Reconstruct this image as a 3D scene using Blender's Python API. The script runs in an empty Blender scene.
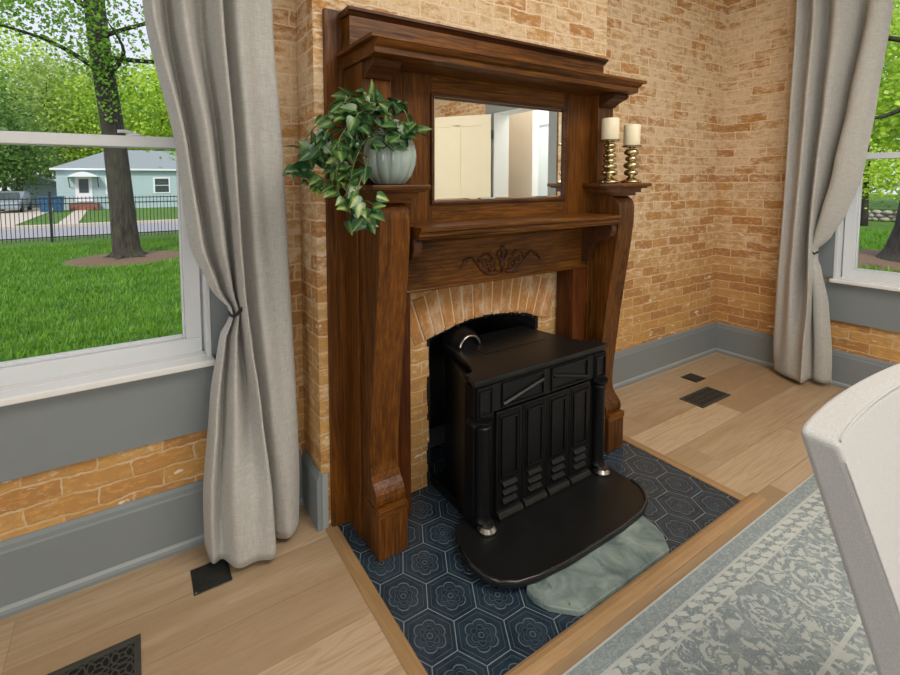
import bpy, bmesh, math, random
from math import sin, cos, pi, sqrt, atan2, radians
from mathutils import Matrix, Vector
import numpy as np

SC = bpy.context.scene
COL = SC.collection

# ------------------------------------------------------------------ camera
cd = bpy.data.cameras.new('camera'); camo = bpy.data.objects.new('camera', cd); COL.objects.link(camo)
def _cam():
    f, cx, cy, yaw, pit, rol = 460.704122, 404.124357, 213.344829, -5.35758728e-01, -6.64475072e-02, 6.06810264e-03
    Rz = Matrix.Rotation(yaw, 3, 'Z'); Rx = Matrix.Rotation(pit, 3, 'X'); Rr = Matrix.Rotation(rol, 3, 'Z')
    base = Matrix(((1, 0, 0), (0, 0, 1), (0, -1, 0)))
    R = Rz @ Rx @ base @ Rr
    right, down, fwd = R.col[0], R.col[1], R.col[2]
    m = Matrix((right, -down, -fwd)).transposed().to_4x4()
    m.translation = (0, 0, 1.4)
    camo.matrix_world = m
    cd.sensor_fit = 'HORIZONTAL'; cd.sensor_width = 36; cd.lens = f / 900 * 36
    cd.shift_x = (450 - cx) / 900; cd.shift_y = (cy - 337.5) / 900
    cd.clip_start = .05; cd.clip_end = 400
_cam(); SC.camera = camo

# ------------------------------------------------------------------ world, sun, added room fill, exposure
w = bpy.data.worlds.new('sky'); SC.world = w; w.use_nodes = True
bg = w.node_tree.nodes['Background']; bg.inputs[0].default_value = (.80, .84, 1.0, 1); bg.inputs[1].default_value = 1.0
def sun(rot, e, ang, col):
    l = bpy.data.lights.new('sun', 'SUN'); l.energy = e; l.angle = radians(ang); l.color = col
    o = bpy.data.objects.new('sun', l); COL.objects.link(o); o.rotation_euler = [radians(a) for a in rot]
sun((48, 0, -35), 2.6, 12, (1, .95, .85))
def area(name, loc, rot, sx, sy, e, col):
    l = bpy.data.lights.new(name, 'AREA'); l.shape = 'RECTANGLE'; l.size = sx; l.size_y = sy; l.energy = e; l.color = col
    o = bpy.data.objects.new(name, l); COL.objects.link(o); o.location = loc; o.rotation_euler = [radians(a) for a in rot]
area('ceiling_fill', (1.7, -.6, 3.2), (0, 0, 0), 2.2, 1.6, 88, (1, .93, .84))  # added warm fill lamp hung under the ceiling, out of view
area('rear_fill', (-.4, -4.2, 1.7), (90, 0, 0), 3.2, 1.9, 26, (.92, .96, 1.0))  # added cool fill from behind; that wall has no windows
area('side_fill', (-2.85, -1.9, 1.6), (90, 0, -90), 1.6, 1.8, 62, (.88, .94, 1.0))  # added cool fill from the left; that wall has no window
VS = SC.view_settings
SC.display_settings.display_device = 'sRGB'
VS.view_transform = 'Standard'; VS.look = 'None'; VS.gamma = 1; VS.use_curve_mapping = False
VS.exposure = 0.08

# ------------------------------------------------------------------ node helper
class G:
    def __init__(s, name):
        s.m = bpy.data.materials.new(name); s.m.use_nodes = True; s.t = s.m.node_tree
        s.b = s.t.nodes['Principled BSDF']; s.out = s.t.nodes['Material Output']
    def n(s, typ, props=None, **inp):
        nd = s.t.nodes.new('ShaderNode' + typ)
        for k, v in (props or {}).items(): setattr(nd, k, v)
        for k, v in inp.items(): s.put(nd, k, v)
        return nd
    def put(s, nd, k, v):
        key = int(k[1:]) if k[0] == 'i' and k[1:].isdigit() else k.replace('_', ' ')
        sk = nd.inputs[key]
        if isinstance(v, bpy.types.NodeSocket): s.t.links.new(v, sk)
        elif isinstance(v, bpy.types.Node): s.t.links.new(v.outputs[0], sk)
        else:
            if isinstance(v, tuple) and len(v) == 3 and sk.type == 'RGBA': v = v + (1,)
            sk.default_value = v
    def P(s, **inp):
        for k, v in inp.items(): s.put(s.b, k, v)
    def math(s, op, a, b=0.0, c=0.0, clamp=False):
        nd = s.n('Math', dict(operation=op, use_clamp=clamp), i0=a, i1=b, i2=c); return nd.outputs[0]
    def mix(s, f, a, b, mode='MIX'):
        nd = s.n('Mix', dict(data_type='RGBA', blend_type=mode, clamp_factor=True))
        s.put(nd, 'i0', f); s.put(nd, 'i6', a); s.put(nd, 'i7', b); return nd.outputs[2]
    def ramp(s, f, lo, hi, a=0.0, b=1.0):
        nd = s.n('MapRange', dict(clamp=True), i0=f, i1=lo, i2=hi, i3=a, i4=b); return nd.outputs[0]
    def obj(s): return s.n('TexCoord').outputs['Object']
    def uv(s): return s.n('TexCoord').outputs['UV']
    def sep(s, v):
        nd = s.n('SeparateXYZ', i0=v); return nd.outputs
    def comb(s, x, y, z=0.0): return s.n('CombineXYZ', i0=x, i1=y, i2=z).outputs[0]
    def scale(s, v, sc):
        return s.n('VectorMath', dict(operation='MULTIPLY'), i0=v, i1=sc).outputs[0]
    def addv(s, a, b): return s.n('VectorMath', dict(operation='ADD'), i0=a, i1=b).outputs[0]
    def noise(s, v, sc, det=3.0, rough=.55, dist=0.0, col=False):
        nd = s.n('TexNoise', Vector=v, Scale=sc, Detail=det, Roughness=rough, Distortion=dist)
        return nd.outputs[1 if col else 0]
    def bump(s, h, dist=.003, st=1.0):
        nd = s.n('Bump', Strength=st, Distance=dist, Height=h); s.put(s.b, 'Normal', nd.outputs[0])

def plain(name, col, rough=.5, metal=0.0, var=.08, nsc=8.0, coat=0.0, bumpd=0.0, bsc=60.0, **kw):
    g = G(name); o = g.obj()
    c2 = tuple(max(0, c * (1 - var * 2)) for c in col)
    g.P(Base_Color=g.mix(g.noise(o, nsc, 4), c2, tuple(min(1, c * (1 + var)) for c in col)), Roughness=rough, Metallic=metal)
    if coat: g.P(Coat_Weight=coat, Coat_Roughness=.12)
    if bumpd: g.bump(g.noise(o, bsc, 3), bumpd)
    for k, v in kw.items(): g.put(g.b, k, v)
    return g.m

def wood(name, dark, mid, light, axis, rough=.36, sc=1.0, coat=.06):
    g = G(name); o = g.obj()
    s = {'X': (1.2, 26, 26), 'Z': (26, 26, 1.2), 'Y': (26, 1.2, 26)}[axis]
    s2 = {'X': (.5, 5, 5), 'Z': (5, 5, .5), 'Y': (5, .5, 5)}[axis]
    fine = g.noise(g.scale(o, tuple(a * sc * 3 for a in s)), 1.6, 5, .65)
    big = g.noise(g.scale(o, tuple(a * sc for a in s2)), 1.5, 3, .5, 1.6)
    rings = g.math('FRACT', g.math('MULTIPLY', big, 9.0))
    rings = g.math('ABSOLUTE', g.math('SUBTRACT', rings, .5))
    c = g.mix(g.ramp(big, .3, .7), dark, mid)
    c = g.mix(g.math('MULTIPLY', g.ramp(fine, .45, .75), .60), c, light)
    c = g.mix(g.math('MULTIPLY', g.ramp(rings, .34, .5), .35), c, dark)
    g.P(Base_Color=c, Roughness=g.ramp(fine, .3, .7, rough + .1, rough - .05), Coat_Weight=coat, Coat_Roughness=.25, Specular_IOR_Level=.22)
    g.bump(fine, .0008)
    return g.m

def brick_mat():
    g = G('old_brick'); o = g.obj(); x, y, z = g.sep(o)
    u = g.math('ADD', x, y); p = g.comb(u, z, 0.0)
    wob = g.scale(g.addv(g.noise(o, 7.0, 3, .6, 0, True), (-.5, -.5, -.5)), (.034, .028, 0))
    wob2 = g.scale(g.addv(g.noise(o, 34.0, 2, .6, 0, True), (-.5, -.5, -.5)), (.015, .014, 0))
    p = g.addv(g.addv(p, wob), wob2)
    bt = g.n('TexBrick', dict(offset=.5), Vector=p, Scale=1.0, Brick_Width=.208, Row_Height=.066, Mortar_Size=.0050, Mortar_Smooth=.45, Bias=0.0,
             Color1=(.1, .1, .1, 1), Color2=(.9, .9, .9, 1), Mortar=(.5, .5, .5, 1))
    per = g.sep(bt.outputs[0])[0]; fac = bt.outputs[1]
    n1 = g.noise(o, 16.0, 5, .65); n2 = g.noise(o, 2.1, 4, .6); n3 = g.noise(o, 55.0, 4, .7); n4 = g.noise(g.scale(o, (1, 1, 2.6)), 24.0, 5, .75)
    hi = g.ramp(z, .35, 1.5)
    # each brick its own tone: orange ones, brown ones, and more pale tan ones up the wall
    c = g.mix(per, (.46, .22, .06), (.58, .33, .10))
    c = g.mix(g.math('MULTIPLY', g.ramp(per, .40, .15), .55), c, (.36, .165, .065))
    tan = g.mix(n1, (.41, .28, .15), (.62, .43, .245))
    c = g.mix(g.math('MULTIPLY', g.ramp(g.math('ADD', per, g.math('MULTIPLY', n2, .7)), .62, .82), g.math('MULTIPLY', hi, .75)), c, tan)
    c = g.mix(g.math('MULTIPLY', g.ramp(n1, .42, .68), .55), c, g.mix(per, (.34, .17, .075), (.52, .29, .11)))
    c = g.mix(g.math('MULTIPLY', g.ramp(n4, .50, .64), .65), c, (.72, .40, .12))
    # lime and plaster dragged over the faces
    mk = g.math('ADD', g.math('ADD', g.math('MULTIPLY', g.noise(g.scale(o, (1, 1, 2.4)), 13.0, 7, .74), .9), g.math('MULTIPLY', n2, .35)), g.math('ADD', g.math('MULTIPLY', per, .12), g.math('MULTIPLY', hi, .15)))
    mk = g.ramp(mk, .765, .87)
    c = g.mix(g.math('MULTIPLY', mk, .72), c, g.mix(g.ramp(n3, .3, .7), (.66, .48, .29), (.88, .72, .51)))
    wh = g.ramp(g.noise(g.scale(o, (1, 1, 2.6)), 8.3, 4, .55), .655, .68)
    c = g.mix(g.math('MULTIPLY', wh, g.math('SUBTRACT', .85, g.math('MULTIPLY', hi, .5))), c, (.85, .78, .66))
    mort = g.mix(g.ramp(n1, .3, .7), (.56, .37, .17), (.72, .53, .31))
    mort = g.mix(hi, mort, g.mix(n1, (.74, .55, .37), (.88, .70, .52)))
    c = g.mix(g.math('MULTIPLY', fac, g.ramp(g.noise(o, 11.0, 3, .6), .3, .5, .45, .95)), c, mort)
    g.P(Base_Color=c, Roughness=.9)
    h = g.math('ADD', g.math('MULTIPLY', fac, -.8), g.math('MULTIPLY', n3, .5))
    h = g.math('ADD', h, g.math('MULTIPLY', n1, .6))
    g.bump(h, .006, .6)
    return g.m

def arch_mat():
    g = G('arch_brick'); o = g.obj()
    n1 = g.noise(o, 16.0, 5, .65); n3 = g.noise(o, 50.0, 4, .7)
    c = g.mix(g.ramp(n1, .3, .7), (.52, .235, .06), (.40, .19, .07))
    c = g.mix(g.math('MULTIPLY', g.ramp(g.noise(g.scale(o, (1, 1, .6)), 8.0, 5, .7), .5, .66), .6), c, (.78, .64, .46))
    c = g.mix(g.ramp(n3, .55, .8), c, (.7, .45, .2))
    g.P(Base_Color=c, Roughness=.9); g.bump(n3, .004)
    return g.m

def plank_mat():
    g = G('oak_planks'); o = g.obj(); x, y, z = g.sep(o)
    p = g.comb(g.math('ADD', x, .37), g.math('ADD', y, .055), 0.0)
    bt = g.n('TexBrick', dict(offset=.37), Vector=p, Scale=1.0, Brick_Width=1.75, Row_Height=.19, Mortar_Size=.0009, Mortar_Smooth=0.0, Bias=0.0,
             Color1=(0, 0, 0, 1), Color2=(1, 1, 1, 1), Mortar=(.5, .5, .5, 1))
    per = g.sep(bt.outputs[0])[0]
    off = g.comb(g.math('MULTIPLY', per, 7.0), g.math('MULTIPLY', per, 3.0), g.math('MULTIPLY', per, 11.0))
    q = g.addv(o, off)
    grain = g.noise(g.scale(q, (2.0, 42, 2)), 2.0, 5, .65)
    cath = g.noise(g.scale(q, (.5, 6.5, 1)), 1.5, 3, .5, .8)
    ring = g.math('ABSOLUTE', g.math('SUBTRACT', g.math('FRACT', g.math('MULTIPLY', cath, 12.0)), .5))
    c = g.mix(per, (.33, .22, .12), (.60, .455, .305))
    c = g.mix(g.math('MULTIPLY', g.ramp(grain, .45, .70), .6), c, (.36, .235, .125))
    c = g.mix(g.math('MULTIPLY', g.ramp(g.noise(g.scale(q, (1.2, 9, 1)), 1.3, 3), .5, .7), .35), c, (.62, .49, .34))
    c = g.mix(g.math('MULTIPLY', g.ramp(ring, .30, .5), .42), c, (.37, .235, .12))
    kn = g.n('TexVoronoi', dict(feature='F1'), Vector=g.scale(q, (1.0, 2.2, 1)), Scale=1.3).outputs[0]
    c = g.mix(g.ramp(kn, .02, .05, .7, 0.0), c, (.16, .09, .045))
    c = g.mix(g.math('MULTIPLY', bt.outputs[1], .45), c, (.20, .13, .07))
    g.P(Base_Color=c, Roughness=g.ramp(grain, .3, .7, .36, .5))
    g.bump(g.math('SUBTRACT', g.math('MULTIPLY', grain, .3), bt.outputs[1]), .0012)
    return g.m

def tile_mat():
    g = G('patterned_hex_tile'); uv = g.uv(); u, v, _ = g.sep(uv)
    r = g.math('SQRT', g.math('ADD', g.math('MULTIPLY', u, u), g.math('MULTIPLY', v, v)))
    th = g.math('ARCTAN2', v, u)
    def line(d, w):  # 1 on the line
        return g.ramp(g.math('ABSOLUTE', d), w * .45, w, 1.0, 0.0)
    c3 = g.math('ABSOLUTE', g.math('COSINE', g.math('MULTIPLY', th, 3.0)))
    c3b = g.math('ABSOLUTE', g.math('SINE', g.math('MULTIPLY', th, 3.0)))
    R1 = g.math('ADD', .0385, g.math('MULTIPLY', g.math('POWER', g.math('ADD', c3, .02), .55), .0135))
    R2 = g.math('ADD', .024, g.math('MULTIPLY', c3, .010))
    R3 = g.math('ADD', .0165, g.math('MULTIPLY', c3b, .004))
    hx = g.math('MAXIMUM', g.math('ABSOLUTE', v), g.math('ADD', g.math('MULTIPLY', g.math('ABSOLUTE', u), .866), g.math('MULTIPLY', g.math('ABSOLUTE', v), .5)))
    L = line(g.math('SUBTRACT', r, R1), .0030)
    L = g.math('MAXIMUM', L, g.math('MULTIPLY', line(g.math('SUBTRACT', hx, .0665), .0016), .55))
    L = g.math('MAXIMUM', L, g.math('MULTIPLY', line(g.math('SUBTRACT', r, R2), .0018), .7))
    L = g.math('MAXIMUM', L, g.math('MULTIPLY', line(g.math('SUBTRACT', r, R3), .0015), .55))
    L = g.math('MAXIMUM', L, line(g.math('SUBTRACT', r, .0085), .0022))
    L = g.math('MAXIMUM', L, g.math('MULTIPLY', line(g.math('SUBTRACT', r, g.math('MULTIPLY', R1, .80)), .0014), .35))
    nn = g.noise(g.obj(), 14.0, 4, .6); n2 = g.noise(g.obj(), 130.0, 3, .7)
    c = g.mix(g.ramp(nn, .3, .7), (.010, .021, .034), (.026, .046, .068))
    c = g.mix(g.math('MULTIPLY', g.ramp(n2, .5, .75), .35), c, (.06, .10, .15))
    c = g.mix(g.math('MULTIPLY', L, .68), c, (.15, .21, .25))
    g.P(Base_Color=c, Roughness=.20, Specular_IOR_Level=.6)
    g.bump(g.math('ADD', L, g.math('MULTIPLY', nn, .5)), .003)
    return g.m

RX0, RX1, RY0, RY1 = .15, 3.45, -1.7, .822
def rug_mat():
    g = G('faded_rug'); o = g.obj(); x, y, z = g.sep(o)
    d = g.math('MINIMUM', g.math('MINIMUM', g.math('SUBTRACT', x, RX0), g.math('SUBTRACT', RX1, x)),
               g.math('MINIMUM', g.math('SUBTRACT', y, RY0), g.math('SUBTRACT', RY1, y)))
    A = (.60, .64, .60); B = (.205, .265, .29); Cc = (.36, .41, .42)
    def band(a, b): return g.math('MULTIPLY', g.math('GREATER_THAN', d, a), g.math('LESS_THAN', d, b))
    wob = g.scale(g.addv(g.noise(o, 26.0, 2, .5, 0, True), (-.5, -.5, -.5)), (.05, .05, 0))
    q = g.addv(o, wob)
    v1 = g.n('TexVoronoi', dict(feature='DISTANCE_TO_EDGE'), Vector=g.addv(o, g.scale(wob, (1.5, 1.5, 0))), Scale=19.0).outputs[0]
    v2 = g.n('TexVoronoi', dict(feature='F1'), Vector=q, Scale=8.5).outputs[0]
    ring = g.math('ABSOLUTE', g.math('SUBTRACT', g.math('FRACT', g.math('MULTIPLY', v2, 4.5)), .5))
    ns = g.noise(g.scale(o, (1.0, 1.7, 1)), 30.0, 3, .6, 2.2)
    pat = g.math('MAXIMUM', g.ramp(ring, .22, .30), g.ramp(ns, .53, .58))
    pat = g.math('MULTIPLY', pat, g.ramp(v1, .05, .10, .25, 1.0))
    qx, qy, _ = g.sep(q)
    zig = g.math('ADD', g.math('SINE', g.math('MULTIPLY', g.math('ADD', qx, qy), 105.0)), g.math('MULTIPLY', g.math('SINE', g.math('MULTIPLY', d, 190.0)), .9))
    zig = g.math('MAXIMUM', g.ramp(zig, .1, .3), g.math('MULTIPLY', g.ramp(ns, .5, .56), .6))
    base = g.mix(g.math('MULTIPLY', g.ramp(ns, .45, .6), .35), B, A)
    c = base
    c = g.mix(band(.064, .122), c, g.mix(zig, B, A))
    main = g.mix(g.math('MULTIPLY', pat, .85), B, A)
    c = g.mix(g.math('GREATER_THAN', d, .122), c, main)
    for a, b in ((0, .007), (.056, .065), (.116, .123), (.370, .382), (.430, .436)):
        c = g.mix(g.math('MULTIPLY', band(a, b), .85), c, A)
    c = g.mix(g.math('MULTIPLY', g.noise(o, 3.0, 3), .22), c, Cc)
    n5 = g.noise(g.scale(o, (1, 1, 1)), 260.0, 2)
    c = g.mix(g.math('MULTIPLY', g.ramp(n5, .4, .7), .25), c, (.52, .55, .52))
    g.P(Base_Color=c, Roughness=.95, Sheen_Weight=.15)
    g.bump(n5, .003)
    return g.m

def linen_mat(name, col):
    g = G(name); o = g.obj()
    k_ = 2.2 if 'upholstery' in name else 1.0
    a = g.noise(g.scale(o, (500 * k_, 500 * k_, 22 * k_ ** 4)), 1.0, 2); b = g.noise(g.scale(o, (30 * k_ ** 3, 30 * k_ ** 3, 620 * k_)), 1.0, 2)
    t = g.math('MULTIPLY', g.math('ADD', a, b), .5)
    g.P(Base_Color=g.mix(g.ramp(t, .36, .64), tuple(c * .78 for c in col), tuple(min(1, c * 1.14) for c in col)), Roughness=.9, Sheen_Weight=.2)
    g.bump(t, .0012)
    return g.m

def grass_mat():
    g = G('lawn_grass'); o = g.obj()
    n = g.noise(o, .5, 4, .6); f = g.noise(o, 18.0, 5, .75); f2 = g.noise(o, 3.5, 3, .6)
    c = g.mix(g.ramp(n, .35, .65), (.075, .19, .012), (.13, .29, .018))
    c = g.mix(g.ramp(f, .38, .68), tuple(x * .6 for x in (.075, .19, .012)), c)
    c = g.mix(g.math('MULTIPLY', g.ramp(f2, .45, .7), .5), c, (.17, .34, .03))
    g.P(Base_Color=c, Roughness=.85); g.bump(f, .05)
    return g.m

def leaf_mat(name, a, b, trans=.35):
    g = G(name); o = g.obj()
    c = g.mix(g.ramp(g.noise(o, 1.7, 3, .6), .35, .65), a, b)
    g.P(Base_Color=c, Roughness=.55)
    tr = g.n('BsdfTranslucent', Color=c)
    mx = g.n('MixShader', i0=trans, i1=g.b.outputs[0], i2=tr.outputs[0])
    g.t.links.new(mx.outputs[0], g.out.inputs[0])
    return g.m

def bark_mat():
    g = G('rough_bark'); o = g.obj()
    n = g.noise(g.scale(o, (9, 9, 1.6)), 2.0, 6, .7); n2 = g.noise(o, 2.5, 3)
    c = g.mix(g.ramp(n, .35, .65), (.020, .016, .012), (.085, .073, .055))
    c = g.mix(g.math('MULTIPLY', g.ramp(n2, .5, .7), .4), c, (.10, .12, .06))
    g.P(Base_Color=c, Roughness=.95); g.bump(n, .06)
    return g.m

def pothos_mat():
    g = G('variegated_leaf'); uv = g.uv(); u, v, _ = g.sep(uv); o = g.obj()
    n = g.noise(g.scale(o, (1, 1, 1)), 30.0, 4, .7)
    rib = g.ramp(g.math('ABSOLUTE', u), .03, .10, 1.0, 0.0)
    inner = g.ramp(g.math('ADD', g.math('ABSOLUTE', u), g.math('MULTIPLY', n, .9)), .52, .78, 1.0, 0.0)
    big = g.noise(o, 9.0, 1)
    c = g.mix(g.ramp(big, .4, .6), (.010, .060, .016), (.035, .125, .028))
    c = g.mix(g.math('MULTIPLY', inner, g.ramp(big, .44, .68, .05, .75)), c, (.40, .44, .13))
    c = g.mix(g.math('MULTIPLY', rib, .30), c, (.40, .50, .20))
    g.P(Base_Color=c, Roughness=.32)
    return g.m

MT = dict(
    oakZ=wood('dark_oak_upright', (.028, .0085, .0015), (.125, .040, .005), (.29, .112, .017), 'Z'),
    oakX=wood('dark_oak_lengthwise', (.032, .010, .0016), (.150, .049, .0055), (.34, .135, .019), 'X'),
    oakY=wood('dark_oak_edge', (.032, .011, .0035), (.120, .038, .008), (.25, .095, .02), 'Y'),
    redwood=wood('reddish_stained_board', (.030, .008, .002), (.115, .031, .007), (.20, .066, .014), 'Z'),
    oakdeep=wood('deep_stained_carving', (.030, .011, .005), (.085, .03, .01), (.17, .062, .018), 'X'),
    trimwood=wood('oak_threshold', (.32, .19, .085), (.42, .26, .125), (.52, .34, .18), 'X', .4, 1.0, .15),
    trimwoodY=wood('oak_threshold_side', (.30, .18, .08), (.40, .25, .12), (.50, .33, .17), 'Y', .4, 1.0, .15),
    brick=brick_mat(), arch=arch_mat(), plank=plank_mat(), tile=tile_mat(), rug=rug_mat(),
    grey=plain('grey_trim_paint', (.220, .248, .258), .42, var=.03, nsc=3),
    shoe=plain('pale_grey_trim_paint', (.33, .36, .35), .42, var=.03),
    white=plain('white_sash_paint', (.70, .72, .74), .38, var=.02),
    sill=plain('white_sill_paint', (.80, .80, .78), .25, var=.02),
    wallw=plain('cream_wall_paint', (.78, .74, .64), .7, var=.02),
    door=plain('cream_door_paint', (.86, .80, .62), .45, var=.02),
    ceil=plain('ceiling_paint', (.80, .79, .76), .8, var=.02),
    curtain=linen_mat('grey_linen', (.475, .465, .435)),
    band=plain('dark_tie_cord', (.012, .012, .013), .6),
    iron=plain('black_cast_iron', (.005, .005, .0058), .36, 0.0, .25, 20, bumpd=.0006, bsc=180, Specular_IOR_Level=.28),
    irontop=plain('worn_black_iron', (.009, .009, .0088), .36, 0.0, .3, 12, bumpd=.0006, bsc=150, Specular_IOR_Level=.4),
    soot=plain('sooty_firebox', (.006, .006, .006), .95),
    nickel=plain('nickel', (.42, .41, .39), .25, 1.0, .05),
    brass=plain('mercury_glass_gold', (.68, .57, .34), .20, 1.0, .45, 70, bumpd=.002, bsc=70),
    wax=plain('ivory_wax', (.80, .72, .52), .55, var=.02, Subsurface_Weight=.15),
    ceramic=plain('pale_grey_green_glaze', (.33, .41, .37), .22, var=.10, nsc=18, coat=.5),
    stem=plain('green_stem', (.12, .18, .05), .6),
    pothos=pothos_mat(),
    slate=None,
    vent=plain('dark_bronze_grille', (.075, .08, .07), .45, .35, .15, 30),
    ventdark=plain('vent_shade_black', (.004, .004, .004), .9),  # near-black colour standing in for shade inside the duct
    cover=plain('dark_cover_plate', (.045, .047, .042), .3, .5, .2, 30),
    chair=linen_mat('pale_upholstery', (.50, .50, .50)),
    chairleg=plain('chair_leg_wood', (.10, .06, .035), .45),
    grass=grass_mat(), bark=bark_mat(),
    blade=leaf_mat('grass_blade', (.10, .25, .015), (.17, .38, .03), .3),
    leafA=leaf_mat('maple_leaf', (.13, .32, .02), (.28, .50, .05)),
    leafB=leaf_mat('spring_leaf', (.34, .56, .03), (.58, .74, .09)),
    leafC=leaf_mat('dark_green_leaf', (.07, .18, .03), (.20, .36, .06)),  # darker green foliage
    leafD=leaf_mat('olive_leaf', (.28, .42, .08), (.48, .60, .18)),
    fence=plain('black_fence_paint', (.012, .018, .022), .5),
    asphalt=plain('pale_asphalt', (.33, .33, .35), .9, var=.1, nsc=4),
    concrete=plain('warm_concrete', (.55, .49, .40), .9, var=.1, nsc=3),
    siding=plain('pale_blue_siding', (.42, .55, .56), .6, var=.04),
    roof=plain('grey_shingle', (.27, .31, .32), .9, var=.15, nsc=20),
    hwhite=plain('house_trim_white', (.80, .84, .85), .6, var=.02),
    hglass=plain('dark_window_glass', (.05, .07, .07), .15),
    redbrick=plain('step_brick', (.30, .12, .08), .9, var=.2, nsc=12),
    carp=plain('silver_car_paint', (.34, .40, .44), .25, .3),
    bluebin=plain('blue_plastic', (.02, .10, .22), .5),
    mulch=plain('brown_mulch', (.21, .135, .08), .95, var=.4, nsc=30, bumpd=.03, bsc=14),
    stone=plain('field_stone', (.42, .38, .32), .9, var=.3, nsc=5),
    tyre=plain('black_rubber', (.02, .02, .02), .8),
)
def slate():
    g = G('grey_green_stone'); o = g.obj()
    n = g.noise(o, 9.0, 6, .65, .6); n2 = g.noise(o, 60.0, 3, .7)
    c = g.mix(g.ramp(n, .35, .68), (.09, .135, .135), (.31, .37, .335))
    c = g.mix(g.ramp(g.noise(o, 12.0, 5, .7, 1.5), .62, .70), c, (.07, .09, .09))
    c = g.mix(g.math('MULTIPLY', g.ramp(g.noise(o, 4.0, 3), .6, .75), .5), c, (.30, .24, .19))
    g.P(Base_Color=c, Roughness=.6); g.bump(g.math('ADD', n, g.math('MULTIPLY', n2, .3)), .005)
    return g.m
MT['slate'] = slate()
def glass():
    g = G('window_glass')
    tr = g.n('BsdfTransparent'); gl = g.n('BsdfGlossy', Roughness=.02)
    fr = g.n('Fresnel', IOR=1.45)
    mx = g.n('MixShader', i0=g.math('MULTIPLY', fr.outputs[0], .06), i1=tr.outputs[0], i2=gl.outputs[0])
    g.t.links.new(mx.outputs[0], g.out.inputs[0]); return g.m
MT['glass'] = glass()
def mirror_m():
    g = G('silvered_mirror'); g.P(Base_Color=(.90, .90, .86), Metallic=1.0, Roughness=.01); return g.m
MT['mirror'] = mirror_m()
def lamp_m():
    g = G('added_lamp_glow'); g.P(Base_Color=(1, .95, .85), Emission_Color=(1, .86, .66), Emission_Strength=6.0); return g.m  # emission for the added ceiling lights
MT['lamp'] = lamp_m()

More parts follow.
